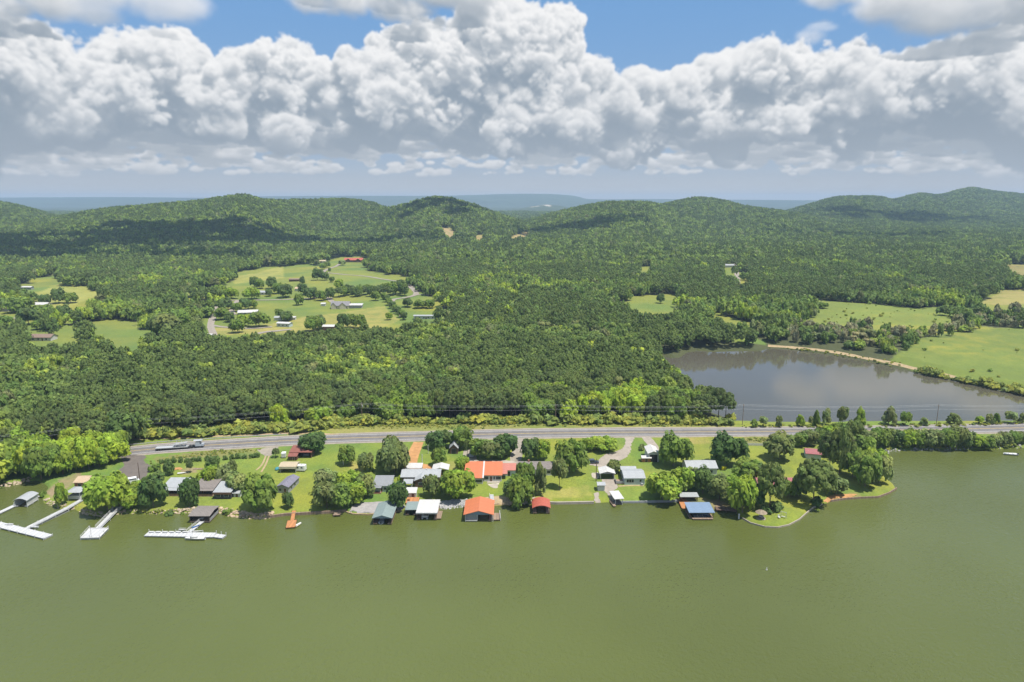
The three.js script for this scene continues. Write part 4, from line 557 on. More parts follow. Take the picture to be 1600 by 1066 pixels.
const deckShape = (L, W, y, k = 1) => { const P = []; for (let i = 0; i <= 10; i++) { const u = i / 10; P.push([(u - 0.5) * L * k, W / 2 * k * Math.pow(Math.sin(Math.PI * clamp(0.12 + 0.88 * (1 - u)) * 0.5), 0.7)]); } const Q = [...P, ...P.slice().reverse().map(([a, b]) => [a, -b])]; const g = new THREE.ExtrudeGeometry(new THREE.Shape(Q.map(([a, b]) => new THREE.Vector2(a, b))), { depth: 0.06, bevelEnabled: false }); g.rotateX(-Math.PI / 2); g.translate(0, y, 0); return metric(g); };
function boat(name, label, at, yaw, L, W, H, o = {}) { const t = thing(name, label, 'boat', at, yaw, o.group); hull(t, L, W, H, o.hull ?? K.paintWhite); part(t, 'deck', deckShape(L, W, H * (o.open ? 0.35 : 0.72), 0.93), o.deck ?? K.white); if (o.cabin) { part(t, 'cabin', boxB(L * 0.3, H * 0.7, W * 0.5, L * 0.02, H * 0.74, 0), K.white); part(t, 'windscreen', boxB(0.08, H * 0.6, W * 0.55, L * 0.2, H * 0.78, 0), K.glass); } if (o.seats) for (const x of [-0.22, 0.08]) part(t, 'seat', boxB(0.3, 0.12, W * 0.8, L * x, H * 0.5, 0), o.seat ?? K.white); if (o.motor) part(t, 'outboard_motor', boxB(0.35, 0.7, 0.35, -L / 2 - 0.1, H * 0.3, 0), K.black); if (o.mast) part(t, 'mast', cyl(0.05, 0.04, o.mast, L * 0.1, H * 0.7, 0, 6), K.galv); return done(t); }
boat('sailboat', 'white boat with rounded deck moored at the long floating dock', onWater(305, 843.5), Math.PI + 0.08, 6.6, 1.9, 0.9, { cabin: 1, mast: 5.5 });
boat('rowing_boat', 'small white rowing boat tied beside the orange wooden dock', onWater(466, 821), 1.1, 3, 1.2, 0.5, { open: 1, seats: 1, deck: K.cream });
boat('motorboat', 'white motorboat drifting alone on the open lake by the causeway', onWater(1579, 711), Math.PI - 0.1, 6, 1.9, 0.8, { cabin: 0, seats: 1, motor: 1, open: 1 });
{ const t = thing('kayak_rack', 'white kayak rack floating behind the long floating dock', 'kayak rack', onWater(284, 831)); part(t, 'frame', [boxB(2.4, 0.1, 0.1, 0, 0.9, 0), boxB(2.4, 0.1, 0.1, 0, 0.9, -0.7), boxB(0.1, 1.6, 0.1, -1.1, -0.6, 0), boxB(0.1, 1.6, 0.1, 1.1, -0.6, 0)], K.white); part(t, 'cradle', boxB(2.2, 0.12, 0.7, 0, 0.5, -0.35), K.white); done(t); }
boat('kayak', 'slim white kayak floating beside the gangway of the floating dock', onWater(309, 831), 0.1, 3.4, 0.6, 0.3);
boat('kayak', 'blue kayak lying on the gangway in front of the shingled boathouse', onWater(306, 826).setY(0.62), 0.9, 2.8, 0.6, 0.3, { hull: K.blue, deck: K.blue });

{ const t = thing('buoy', 'small white marker buoy floating alone on the open lake', 'buoy', onWater(1198, 891)); part(t, 'float', cyl(0.25, 0.25, 0.35, 0, -0.1, 0, 12), K.white); part(t, 'top', cyl(0.12, 0.08, 0.7, 0, 0.25, 0, 8), K.white); done(t); }

// ---------- lakeside buildings, west to east ----------
const F = G;   // foot of the front wall in the survey
house('lake_house', 'tan-roofed brick cottage half hidden behind the large bright tree', F(133, 764), { w: 8, d: 6.5, h: 2.6, rise: 1.1, kind: 'x', wall: K.brick, roof: K.rTan, windows: [['f', -2, 0.9, 1.2, 1.1], ['f', 2, 0.9, 1.2, 1.1]], doors: [['f', 0, 0.05, 0.9, 2]] });
const porchCabin = (label, at, roof, wall, o) => house('cabin', label, at, { w: 7.2, d: 7, h: 2.5, rise: 0.9, kind: 'shed', over: 0.3, wall, roof, group: 'cabins in a row above the west shore', category: 'cabin', ...o, extra: (t) => { const w = o?.w ?? 7.2; part(t, 'porch_floor', boxB(w, 0.3, 2, 0, -0.1, 1.02), K.oldwood); part(t, 'porch_roof', bar(V(0, 2.5, -0.1), V(0, 2.28, 2.2), w + 0.6, 0.12), roof); for (const x of [-1, 0, 1]) part(t, 'post', boxB(0.14, 2.12, 0.14, x * (w / 2 - 0.15), 0.2, 1.95), K.darkwood); part(t, 'railing', boxB(w - 0.5, 0.8, 0.07, 0, 0.25, 1.95), K.darkwood); o?.more?.(t); } });
porchCabin('cabin with pale grey sloping roof between two dark round trees', F(270, 772), K.rLight, K.dark, { w: 7.4, windows: [['f', -2, 0.9, 1.4, 1.1], ['f', 2, 0.9, 1.4, 1.1]], doors: [['f', 0, 0.1, 0.9, 2]] });
porchCabin('middle cabin with brown shingle roof next to the dark round tree', F(320, 772.5), K.sTaupe, K.dark, { w: 7.6, windows: [['f', -2, 0.9, 1.4, 1.1], ['f', 1.8, 0.9, 1.4, 1.1]], doors: [['f', 0, 0.1, 0.9, 2]] });
house('cabin', 'cabin with light metal roof and brown fascia nearest the big spreading tree', F(348, 780), { w: 6.2, d: 7.2, h: 2.7, rise: 1, kind: 'shed', wall: K.dark, roof: K.rLight, category: 'cabin', group: 'cabins in a row above the west shore', windows: [['f', -1.6, 0.9, 1.6, 1], ['f', 1.4, 0.9, 1.6, 1]], extra: (t) => { part(t, 'fascia', boxB(6.9, 0.75, 0.12, 0, 2.0, 0.42), K.brown); } });
house('shed', 'tiny white shed between the brown-fascia cabin and the spreading tree', F(370, 777), { w: 2.4, d: 2, h: 1.6, rise: 0.4, kind: 'x', wall: K.white, roof: K.rLight, category: 'shed', doors: [['f', 0, 0, 0.8, 1.3]] });
shelter('open_shed', 'long open-fronted shed with red-brown roof beside the wide dark tree', F(470, 716), { w: 9, d: 5.5, h: 2.6, rise: 0.9, kind: 'shed', roof: K.sRed, sides: 'lrb', wall: K.brown, category: 'shed', extra: (t) => { part(t, 'workbench', boxB(2.4, 0.9, 0.7, 1.5, 0, -3), K.grey); } });
house('shed', 'low stepped shed with red-brown roof in front of the open shed', F(457, 720), { w: 3.4, d: 2.6, h: 1.9, rise: 0.6, kind: 'shed', wall: K.brown, roof: K.sRed, category: 'shed', doors: [['f', 0.5, 0, 0.8, 1.6]] });
shelter('carport', 'cream-roofed carport beside the small white camper', F(450, 739), { w: 6.4, d: 5, h: 2.6, rise: 0.7, kind: 'x', roof: K.rCream, sides: 'lb', wall: K.cream, post: K.grey, category: 'carport', extra: (t) => part(t, 'fascia', boxB(6.9, 0.8, 0.08, 0, 1.85, 0.36), K.cream) });
{ const t = thing('camper', 'small white camper trailer parked against the cream-roofed carport', 'camper', F(468.5, 737.5), -0.1); part(t, 'body', boxB(4, 2.1, 2.2, 0, 0.5, -1.1), K.paintWhite); part(t, 'window', [boxB(0.8, 0.55, 0.06, -0.9, 1.5, 0), boxB(0.8, 0.55, 0.06, 0.8, 1.5, 0)], K.glass); for (const x of [-0.4, 0.5]) { const w = cyl(0.33, 0.33, 0.2, 0, 0, 0, 14); w.rotateX(Math.PI / 2); w.translate(x, 0.33, -0.25); part(t, 'wheel', w, K.rubber); } part(t, 'hitch', boxB(1.1, 0.1, 0.1, 2.5, 0.5, -1.1), K.black); part(t, 'roof_vent', boxB(0.5, 0.18, 0.5, 0.3, 2.6, -1.1), K.grey); done(t); }
house('cabin', 'narrow cabin with violet-grey shingle roof next to the yellow bush', F(442, 771), { w: 4.4, d: 9.5, h: 2.6, rise: 0.9, kind: 'z', wall: K.grey, roof: K.sViolet, yaw: -0.12, category: 'cabin', windows: [['f', -1, 0.9, 1, 1], ['r', 1, 0.9, 1.2, 1], ['r', -2, 0.9, 1.2, 1]], doors: [['f', 0.9, 0, 0.9, 2]] });
{ const t = thing('cargo_trailer', 'upright white cargo trailer near the open red-brown shed', 'trailer', F(443, 716.5), 0.15); part(t, 'body', boxB(1.7, 1.9, 2.2, 0, 0.4, -1.1), K.paintWhite); for (const x of [-0.9, 0.9]) { const w = cyl(0.3, 0.3, 0.16, 0, 0, 0, 12); w.rotateZ(Math.PI / 2); w.translate(x, 0.3, -1.1); part(t, 'wheel', w, K.rubber); } part(t, 'door', boxB(1.4, 1.6, 0.06, 0, 0.55, 0.01), K.white); done(t); }
{ const t = thing('storage_tarp', 'teal tarp bundle lying by the cream-roofed carport', 'tarp', F(433, 734)); const g = new THREE.SphereGeometry(1, 10, 8); g.scale(0.9, 0.7, 1.3); g.translate(0, 0.35, 0); part(t, 'cover', metric(g), K.teal); done(t); }
house('lake_house', 'small cottage with grey roof and pale green wall beside the blue-green tree', F(597, 769), { w: 6.6, d: 7, h: 2.5, rise: 1, kind: 'shed', wall: K.palegreen, roof: K.rGrey, windows: [['f', 1.2, 0.9, 1.1, 1], ['r', 0, 0.9, 1.2, 1]], doors: [['f', -0.3, 0, 0.9, 2]], extra: (t) => { part(t, 'porch_floor', boxB(3, 0.3, 1.6, -1.7, -0.05, 0.82), K.brick); for (const x of [-3.1, -0.3]) part(t, 'post', boxB(0.14, 2.2, 0.14, x, 0.25, 1.5), K.white); part(t, 'porch_roof', bar(V(-1.7, 2.5, -0.1), V(-1.7, 2.35, 1.7), 3.4, 0.1), K.rGrey); } });
shelter('boathouse', 'long boathouse with green-grey gable roof off the gravel beach', onWater(597.5, 820.5), { w: 6.4, d: 11.5, h: 2.5, rise: 1.1, kind: 'z', roof: K.rGreen, sides: 'lrb', wall: K.darkwood, gable: K.slate, water: true, over: 0.35, walk: 1.4, deck: K.oldwood });
boat('motorboat', 'dark motorboat inside the long green-grey boathouse', onWater(597.5, 814), Math.PI / 2, 5.5, 2, 0.9, { motor: 1, seats: 1, open: 1, hull: K.paintSilver });
house('lake_house', 'long house with pale metal roof and a wing reaching towards the lake', F(657, 756), { w: 15, d: 8, h: 2.8, rise: 1.3, kind: 'x', wall: K.brown, roof: K.rLight, windows: [['f', -5.5, 0.9, 1.4, 1.1], ['f', 5.5, 0.9, 1.4, 1.1]], doors: [['f', -3.4, 0, 0.9, 2.05]], extra: (t) => { const g = wallGeo('z', 4.6, 3.4, 2.6, 1.0); g[0].translate(0.6, 0, 3.42); part(t, 'wing_wall', g, K.brown); const r = roofGeo('z', 4.6, 6, 2.6, 1.05, 0.3); r.translate(0.6, 0, 3.4); part(t, 'wing_roof', r, K.rLight); opening(t, ['f', 0.6, 0.9, 1.8, 1.1], 15, 8, 'window', K.white, K.glass, 3.44); part(t, 'vent', boxB(0.5, 0.6, 0.5, 2, 4.0, -4), K.white); } });
shelter('carport', 'white flat-roofed carport on the orange dirt yard', F(647, 741), { w: 5.6, d: 4.2, h: 2.6, rise: 0.25, kind: 'shed', roof: K.rWhite, post: K.white, category: 'carport' });
shelter('carport', 'white peaked metal carport at the east end of the pale-roofed long house', F(688, 743), { w: 6, d: 5, h: 2.4, rise: 0.9, kind: 'z', roof: K.rWhite, post: K.white, category: 'carport', sides: 'l', wall: K.white });
shelter('porch_canopy', 'upper white canopy on the path down from the pale-roofed long house', F(637, 765), { w: 3, d: 3, h: 2.4, rise: 0.3, kind: 'shed', roof: K.rLight, post: K.white, category: 'canopy' });
house('shed', 'white shed with white roof beside the orange deck', F(642, 779), { w: 3.6, d: 3.2, h: 2.2, rise: 0.5, kind: 'shed', wall: K.white, roof: K.rWhite, category: 'shed', doors: [['f', 0.8, 0, 0.9, 1.9]] });
{ const p = F(643, 789); const t = thing('patio_deck', 'orange wooden patio deck behind the white-roofed boathouse', 'deck', p); part(t, 'deck', boxB(4.6, 0.3, 5, 0, 0.4, -2.6), K.deck); for (const x of [-2.2, 2.2]) for (const z of [-0.2, -5]) part(t, 'post', boxB(0.2, 2, 0.2, x, -1.3, z), K.darkwood); done(t); const q = V(p.x - 1.3, p.y + 0.7, p.z - 2.4), u = thing('patio_table', 'round wooden table on the orange patio deck', 'table', q); part(u, 'table_top', cyl(0.6, 0.6, 0.06, 0, 0.7, 0, 14), K.deck); part(u, 'leg', cyl(0.06, 0.06, 0.7, 0, 0, 0, 6), K.darkwood); done(u); }
shelter('boathouse', 'boathouse with broad flat white roof holding the pontoon boat', onWater(667, 813.5), { w: 7, d: 9.5, h: 2.9, rise: 0.35, kind: 'shed', roof: K.rWhite, sides: 'lb', wall: K.darkwood, water: true, over: 0.3, extra: (t) => { part(t, 'fascia', boxB(7.6, 0.4, 0.1, 0, 2.6, 0.34), K.rLight); part(t, 'side_deck', boxB(1.4, 0.22, 6, 4.2, 0.33, -3.5), K.oldwood); } });
shelter('boathouse', 'low grey-green lean-to boathouse attached left of the white-roofed boathouse', onWater(642.5, 806), { w: 3.9, d: 5, h: 2.2, rise: 0.7, kind: 'shed', roof: K.rGreen, sides: 'lb', wall: K.darkwood, water: true, over: 0.2 });
{ const t = thing('pontoon_boat', 'grey pontoon boat parked under the broad white boathouse roof', 'boat', onWater(663.5, 811.5), 0); for (const x of [-0.85, 0.85]) { const g = new THREE.CylinderGeometry(0.3, 0.3, 6, 10); g.rotateX(Math.PI / 2); g.translate(x, 0.15, -3); part(t, 'pontoon', metric(g), K.galv); } part(t, 'deck', boxB(2.4, 0.12, 5.8, 0, 0.45, -3), K.grey); part(t, 'railing', [boxB(0.06, 0.6, 5.4, -1.15, 0.58, -3), boxB(0.06, 0.6, 5.4, 1.15, 0.58, -3), boxB(2.3, 0.6, 0.06, 0, 0.58, -0.3)], K.white); part(t, 'seat', [boxB(0.7, 0.6, 1.6, -0.7, 0.58, -1.5), boxB(0.7, 0.6, 1.6, 0.7, 0.58, -4.4)], K.white); done(t); }
// the orange-roofed house
house('lake_house', 'long white house under a bright orange metal roof facing the lake', F(770, 752.5), { w: 7, d: 10, h: 2.6, rise: 1.5, kind: 'shed', over: 0.3, wall: K.white, roof: K.rOrange, windows: [['f', -2.6, 0.9, 1.7, 1.2], ['f', 2.2, 0.9, 1.9, 1.2], ['f', 0.55, 0.9, 0.6, 1.2]], doors: [['f', -0.7, 0, 0.9, 2.1]], extra: (t) => { const g = wallGeo('shed', 7.2, 12, 2.6, 1.8); g[0].translate(-7.4, -0.25, 2.2); part(t, 'west_wing_wall', g, K.white); const r = roofGeo('shed', 7.2, 12, 2.36, 1.9, 0.35); r.translate(-7.4, 0, 2.2); part(t, 'west_wing_roof', r, K.rOrange); opening(t, ['f', -6, 0.7, 3.6, 0.95], 7, 10, 'window', K.white, K.glass, 2.26); part(t, 'roof_seam', bar(V(-3.75, 2.55, 2.6), V(-3.75, 4.52, -10.1), 0.6, 0.14), K.rWhite); const a = wallGeo('shed', 5.4, 4.6, 2.5, 0.9); a[0].translate(6.3, 0, -5.2); part(t, 'annex_wall', a, K.paleblue); const s = roofGeo('shed', 5.4, 4.6, 2.52, 1, 0.3); s.translate(6.3, 0, -5.2); part(t, 'annex_roof', s, K.rPinkish); const e = roofGeo('shed', 1.9, 3, 2.2, 0.4, 0.1); e.translate(4.7, 0, -2); part(t, 'entry_roof', e, K.rPinkish); opening(t, ['f', 6.4, 0, 0.95, 2], 7, 10, 'door', K.white, K.black, -5.18); part(t, 'patio', boxB(5, 0.4, 1.4, 0.3, -0.3, 0.75), K.paleconcrete); part(t, 'step', [boxB(1.8, 0.3, 1.4, 1.6, -0.35, 2.1), boxB(1.8, 0.2, 0.8, 1.6, -0.45, 3.1)], K.cream); } });
shelter('boathouse', 'large boathouse with bright orange gable roof and blue-grey gable', onWater(748, 815.5), { w: 9.6, d: 11, h: 2.7, rise: 1.5, kind: 'z', roof: K.rOrange, gable: K.slate, sides: 'lb', wall: K.slate, post: K.white, water: true, over: 0.5, deck: K.oldwood, walk: 1.3, extra: (t) => { part(t, 'floor', boxB(3.4, 0.22, 10.2, -2.0, 0.34, -5.4), K.oldwood); part(t, 'screen', boxB(3.9, 1.9, 0.06, -2.6, 0.62, -0.5), K.grey); part(t, 'partition', boxB(0.1, 2, 9.8, -0.3, 0.6, -5.4), K.dark); part(t, 'post', boxB(0.2, 2.1, 0.2, -0.5, 0.57, -0.12), K.white); part(t, 'curb', boxB(4.2, 0.35, 0.15, -2.6, 0.3, 0.08), K.white); } });
{ const t = thing('dock', 'small weathered side dock with railing right of the orange boathouse', 'dock', O0); run(t, onWater(776.5, 814.5), onWater(775.5, 804), 2.5, { mat: K.oldwood, post: K.white, gap: 3, rails: [1], high: 0.9 }); done(t); }
{ const a = F(770, 788), b = F(768, 776); const t = thing('stairs', 'white wooden stairs from the lawn down to the orange boathouse', 'stairs', O0); for (let i = 0; i < 7; i++) { const p = a.clone().lerp(b, i / 6); part(t, 'step', boxB(1.5, 0.15, 0.9, p.x, p.y + 0.15 + i * 0.05, p.z), K.dockwhite); } part(t, 'railing', bar(a.clone().add(V(-0.8, 1.1, 0)), b.clone().add(V(-0.8, 1.4, 0)), 0.08, 0.1), K.white); done(t); }
house('barn', 'little grey barn with steep roof among the dark trees by the road', F(709, 709.5), { w: 3.4, d: 5, h: 2.7, rise: 1.7, kind: 'z', wall: K.brown, roof: K.rLight, category: 'barn', over: 0.3, doors: [['f', 0, 0, 1.9, 2.3]], door: K.black, trim: K.grey });
house('lake_house', 'white house with grey-brown shingle roof behind the tall leafy trees', F(838, 743), { w: 14, d: 8, h: 2.7, rise: 1.6, kind: 'x', wall: K.white, roof: K.sTaupe, chimney: -3, windows: [['f', -4.8, 0.9, 1.4, 1.1], ['f', 1.8, 0.9, 1.4, 1.1], ['f', 5, 0.9, 1.4, 1.1]], doors: [['f', -1.2, 0, 0.9, 2.05]] });
shelter('boathouse', 'small boathouse with red arched roof at the concrete seawall', onWater(846, 803.5), { w: 6, d: 6.6, h: 2.3, rise: 1.0, kind: 'arch', roof: K.rRed, sides: 'b', wall: K.darkwood, water: true, over: 0.3, walk: 1.3, deck: K.oldwood, extra: (t) => part(t, 'ramp', boxB(1.1, 0.15, 6, -2.4, 0.75, -9.4), K.concrete) });
shelter('carport', 'white peaked carport at the end of the curved concrete drive', F(949, 749.5), { w: 5.6, d: 5.4, h: 2.5, rise: 0.9, kind: 'z', roof: K.rWhite, sides: 'lr', wall: K.grey, post: K.white, category: 'carport', gable: K.grey });
house('shed', 'white garden shed in front of the peaked white carport', F(939.5, 767.5), { w: 2.6, d: 2.8, h: 2.4, rise: 0.5, kind: 'x', wall: K.white, roof: K.rLight, category: 'shed', doors: [['r', 0, 0, 0.9, 1.9]], trim: K.white });
house('lake_house', 'pale blue-white cottage with light grey roof above the seawall', F(991.5, 757.5), { w: 7.9, d: 9, h: 2.7, rise: 1.1, kind: 'x', wall: K.paleblue, roof: K.rLight, windows: [['f', -2.7, 0.95, 0.8, 1.2], ['f', -1.75, 0.95, 0.8, 1.2], ['f', -0.8, 0.95, 0.8, 1.2], ['f', 2.3, 1.2, 0.7, 0.9], ['l', 0, 0.9, 1.2, 1.1]], doors: [['l', -3, 0.2, 0.9, 2]], extra: (t) => { const g = wallGeo('x', 6, 3, 2.6, 0.5); g[0].translate(-0.9, 0, -9.02); part(t, 'rear_wall', g, K.paleblue); const r = roofGeo('x', 6, 3, 2.55, 0.6, 0.2); r.translate(-0.9, 0.1, -9.02); part(t, 'rear_roof', r, K.rLight); part(t, 'side_deck', boxB(3.2, 0.35, 4, -5.6, 0.1, -2.2), K.oldwood); part(t, 'railing', [boxB(3.2, 0.9, 0.07, -5.6, 0.45, -0.25), boxB(0.07, 0.9, 4, -7.15, 0.45, -2.2)], K.grey); part(t, 'air_conditioner', boxB(0.8, 0.8, 0.8, 2.8, 0, 0.6), K.grey); } });
shelter('covered_dock', 'narrow dock with white canopy below the pale blue-white cottage', onWater(967, 789.5), { w: 2.9, d: 6, h: 2.5, rise: 0.2, kind: 'shed', roof: K.rWhite, post: K.white, water: true, slip: false, category: 'dock', deck: std({ color: C(0.12, 0.12, 0.13), map: boards }), yaw: 0.16, extra: (t) => part(t, 'walkway', boxB(1.1, 0.24, 8.5, -2.1, 0.34, -2.6), K.oldwood) });
house('rv_garage', 'tall white carport garage at the short drive near the road', F(1021, 722), { w: 4.4, d: 8, h: 3.8, rise: 0.9, kind: 'z', wall: K.white, roof: K.rWhite, category: 'garage', doors: [['f', 0, 0, 3.2, 3.2]], door: K.black });
house('shed', 'small orange wooden shed with white roof beside the tall garage', F(1010, 722.5), { w: 3.6, d: 2.6, h: 1.9, rise: 0.5, kind: 'x', wall: K.deck, roof: K.rWhite, category: 'shed', doors: [['f', 0, 0, 1, 1.6]] });
house('lake_house', 'white house with pale roof mostly hidden by trees above the blue boathouse', F(1097, 742), { w: 12, d: 8.5, h: 2.8, rise: 1.5, kind: 'x', wall: K.white, roof: K.rLight, windows: [['f', -3.5, 0.9, 1.4, 1.1], ['f', 3.5, 0.9, 1.4, 1.1]], doors: [['f', 0, 0, 0.9, 2.05]] });
shelter('boathouse', 'boathouse with wide sloping blue roof and dark boat inside', onWater(1096, 811.5), { w: 8.4, d: 6.4, h: 2.5, rise: 0.7, kind: 'shed', roof: K.rBlue, sides: 'lb', wall: K.dark, water: true, over: 0.35, deck: K.oldwood, walk: 0.9, extra: (t) => part(t, 'front_walk', boxB(7.2, 0.24, 0.9, 0.3, 0.33, 0.46), K.oldwood) });
boat('motorboat', 'dark motorboat under the wide sloping blue boathouse roof', onWater(1096, 808.5), 0, 6, 2.1, 0.9, { motor: 1, seats: 1, open: 1, hull: K.paintNavy, deck: K.grey });
{ const t = thing('dock', 'orange wooden deck left of the blue-roofed boathouse', 'dock', O0); run(t, onWater(1073, 797), onWater(1066, 782), 3.6, { mat: K.deck, post: K.darkwood, gap: 4, yb: 0.8 }); done(t); }
shelter('lean_to', 'low grey lean-to roof behind the orange deck and blue boathouse', F(1077, 784), { w: 6.2, d: 2.6, h: 1.9, rise: 0.3, kind: 'shed', roof: K.rLight, category: 'shelter', sides: 'b', wall: K.darkwood });
{ const t = thing('dock', 'dark brown boardwalk along the bank right of the blue boathouse', 'dock', O0); run(t, onWater(1118, 798), onWater(1150, 800), 2.6, { mat: K.darkwood, post: K.darkwood, gap: 3, ya: 0.9, yb: 0.9 }); done(t); }
{ const t = thing('swimming_pool', 'small bright blue garden pool glimpsed between the trees', 'pool', F(1114, 760)); part(t, 'pool_wall', cyl(2.3, 2.3, 0.9, 0, -0.1, 0, 24), K.white); part(t, 'water', cyl(2.15, 2.15, 0.06, 0, 0.79, 0, 24), K.pool); done(t); }
{ const t = thing('dock_post', 'white standing post light at the tip of the boardwalk', 'post', onWater(1154.5, 811)); part(t, 'post', cyl(0.3, 0.25, 2.6, 0, -1, 0, 10), K.white); part(t, 'cap', cyl(0.38, 0.1, 0.4, 0, 1.6, 0, 10), K.white); done(t); }
{ const t = thing('garden_umbrella', 'round thatched garden canopy over a table on the grassy point', 'canopy', F(1189, 810)); part(t, 'base', cyl(1.6, 1.6, 0.15, 0, -0.03, 0, 20), K.concrete); part(t, 'pole', cyl(0.09, 0.09, 2.6, 0, 0.1, 0, 8), K.darkwood); part(t, 'canopy', [cyl(2.0, 1.3, 0.45, 0, 2.2, 0, 20), cyl(1.15, 0.15, 0.5, 0, 2.68, 0, 20)], K.thatch); part(t, 'table_top', cyl(0.9, 0.9, 0.08, 0, 0.8, 0, 16), K.white); done(t); }
{ const t = thing('swing_frame', 'white swing frame standing on the lawn of the point', 'swing', F(1224, 809.5), -0.6); part(t, 'frame', [boxB(0.12, 2.2, 0.12, -0.9, 0, 0), boxB(0.12, 2.2, 0.12, 0.9, 0, 0), boxB(2, 0.12, 0.12, 0, 2.15, 0)], K.white); part(t, 'seat', boxB(1.3, 0.08, 0.5, 0, 0.5, 0), K.white); part(t, 'chain', [boxB(0.03, 1.6, 0.03, -0.6, 0.56, 0), boxB(0.03, 1.6, 0.03, 0.6, 0.56, 0)], K.galv); done(t); }
{ const t = thing('lounge_chair', 'white garden chair beside the white swing frame', 'chair', F(1217.5, 810), 0.4); part(t, 'seat', boxB(0.7, 0.08, 0.7, 0, 0.4, 0), K.white); part(t, 'backrest', boxB(0.7, 0.7, 0.08, 0, 0.48, -0.34), K.white); for (const x of [-0.3, 0.3]) for (const z of [-0.3, 0.3]) part(t, 'leg', boxB(0.07, 0.4, 0.07, x, 0, z), K.white); done(t); }
house('lake_house', 'long house with dusty rose shingle roof behind the pines on the point', F(1218, 770), { w: 15.5, d: 8, h: 2.6, rise: 1.6, kind: 'x', wall: K.cream, roof: K.sRose, windows: [['f', -5, 0.9, 1.4, 1.1], ['f', -1.6, 0.9, 1.4, 1.1], ['f', 5.2, 0.6, 1.6, 1.6]], doors: [['f', 2.4, 0, 0.9, 2.05]], extra: (t) => { part(t, 'porch_roof', bar(V(5, 2.5, -0.2), V(5, 2.2, 2.2), 5, 0.12), K.sRose); for (const x of [2.8, 5, 7.2]) part(t, 'post', boxB(0.15, 2.2, 0.15, x, 0, 2), K.white); } });
house('garage', 'detached garage with dusty rose roof on the open lawn by the road trees', F(1271, 717.5), { w: 6, d: 6, h: 2.3, rise: 1.2, kind: 'x', wall: K.paleblue, roof: K.sRose, yaw: -0.25, category: 'garage', doors: [['f', -1.2, 0, 2.4, 1.9]], door: K.white });
{ const a = G(1160, 696.5), b = G(1199, 697); const t = thing('picket_fence', 'white picket fence between the lawn and the road bank', 'fence', O0); for (let i = 0; i <= 5; i++) { const p = a.clone().lerp(b, i / 5); part(t, 'post', boxB(0.16, 1.4, 0.16, p.x, p.y - 0.1, p.z), K.white); } for (let i = 0; i < 5; i++) { const p = a.clone().lerp(b, (i + 0.02) / 5), q = a.clone().lerp(b, (i + 0.98) / 5); part(t, 'panel', bar(p.clone().add(V(0, 0.65, 0)), q.clone().add(V(0, 0.65, 0)), 0.06, 1.0), K.white); } done(t); }
{ const a = G(1232, 695.8), b = G(1243, 695.5); const t = thing('picket_fence', 'short white fence piece right of the olive lawn tree', 'fence', O0); for (let i = 0; i <= 2; i++) { const p = a.clone().lerp(b, i / 2); part(t, 'post', boxB(0.16, 1.4, 0.16, p.x, p.y - 0.1, p.z), K.white); } part(t, 'panel', bar(a.clone().add(V(0, 0.65, 0)), b.clone().add(V(0, 0.65, 0)), 0.06, 1.0), K.white); done(t); }

// ---------- vehicles ----------
function car(name, label, at, yaw, paint, o = {}) {
  const L = o.L ?? 4.7, H = o.H ?? 1.7, W = 1.9, t = thing(name, label, o.category ?? 'car', at, yaw), h = L / 2;
  const s = o.pickup ? [[-h, 0.35], [h, 0.35], [h, 0.95], [h * 0.5, 1.05], [h * 0.25, H], [-h * 0.18, H], [-h * 0.22, 1.05], [-h, 1.05]] : o.van ? [[-h, 0.35], [h, 0.35], [h, 1.0], [h * 0.82, 1.15], [h * 0.6, H], [-h, H]] : [[-h, 0.35], [h, 0.35], [h, 0.85], [h * 0.45, 1.0], [h * 0.15, H], [-h * 0.8, H], [-h, 1.05]];
  const g = new THREE.ExtrudeGeometry(new THREE.Shape(s.map(([a, b]) => new THREE.Vector2(a, b))), { depth: W - 0.16, bevelEnabled: true, bevelSize: 0.06, bevelThickness: 0.08, bevelSegments: 2 }); g.translate(0, 0, -W / 2 + 0.08); part(t, 'body', metric(g), paint);
  const x0 = o.pickup ? -h * 0.15 : -h * 0.75, x1 = o.pickup ? h * 0.25 : o.van ? h * 0.6 : h * 0.16; for (const z of [-1, 1]) part(t, 'window', boxB(x1 - x0, 0.42, 0.03, (x0 + x1) / 2, H - 0.58, z * (W / 2 + 0.012)), K.glass);
  const ws = boxB(0.06, 0.62, W - 0.35, 0, -0.31, 0); ws.rotateZ(o.van ? 0.35 : 0.75); ws.translate(o.pickup ? h * 0.39 : o.van ? h * 0.73 : h * 0.32, H - 0.3, 0); part(t, 'windscreen', ws, K.glass);
  for (const x of [-h * 0.62, h * 0.62]) for (const z of [-1, 1]) { const c = new THREE.CylinderGeometry(0.36, 0.36, 0.24, 16); c.rotateX(Math.PI / 2); c.translate(x, 0.36, z * (W / 2 - 0.08)); part(part(t, 'wheel', metric(c), K.rubber), 'rim', (() => { const q = new THREE.CylinderGeometry(0.2, 0.2, 0.27, 12); q.rotateX(Math.PI / 2); q.translate(x, 0.36, z * (W / 2 - 0.08)); return metric(q); })(), K.galv); }
  for (const z of [-0.65, 0.65]) part(t, 'headlight', boxB(0.06, 0.16, 0.32, h + 0.05, 0.68, z), K.white);
  return done(t);
}
car('parked_car', 'dark navy car parked on the concrete drive below the lawn trees', F(926.5, 724), 0.05, K.paintNavy);
car('parked_car', 'silver car parked on the gravel drive by the orange-roofed house', F(737, 712), -Math.PI / 2, K.paintSilver, { H: 1.75 });
car('parked_van', 'white van parked on the asphalt lot behind the bright tree', F(206, 755), 0.5, K.paintWhite, { van: 1, L: 5.4, H: 2.2, category: 'van' });
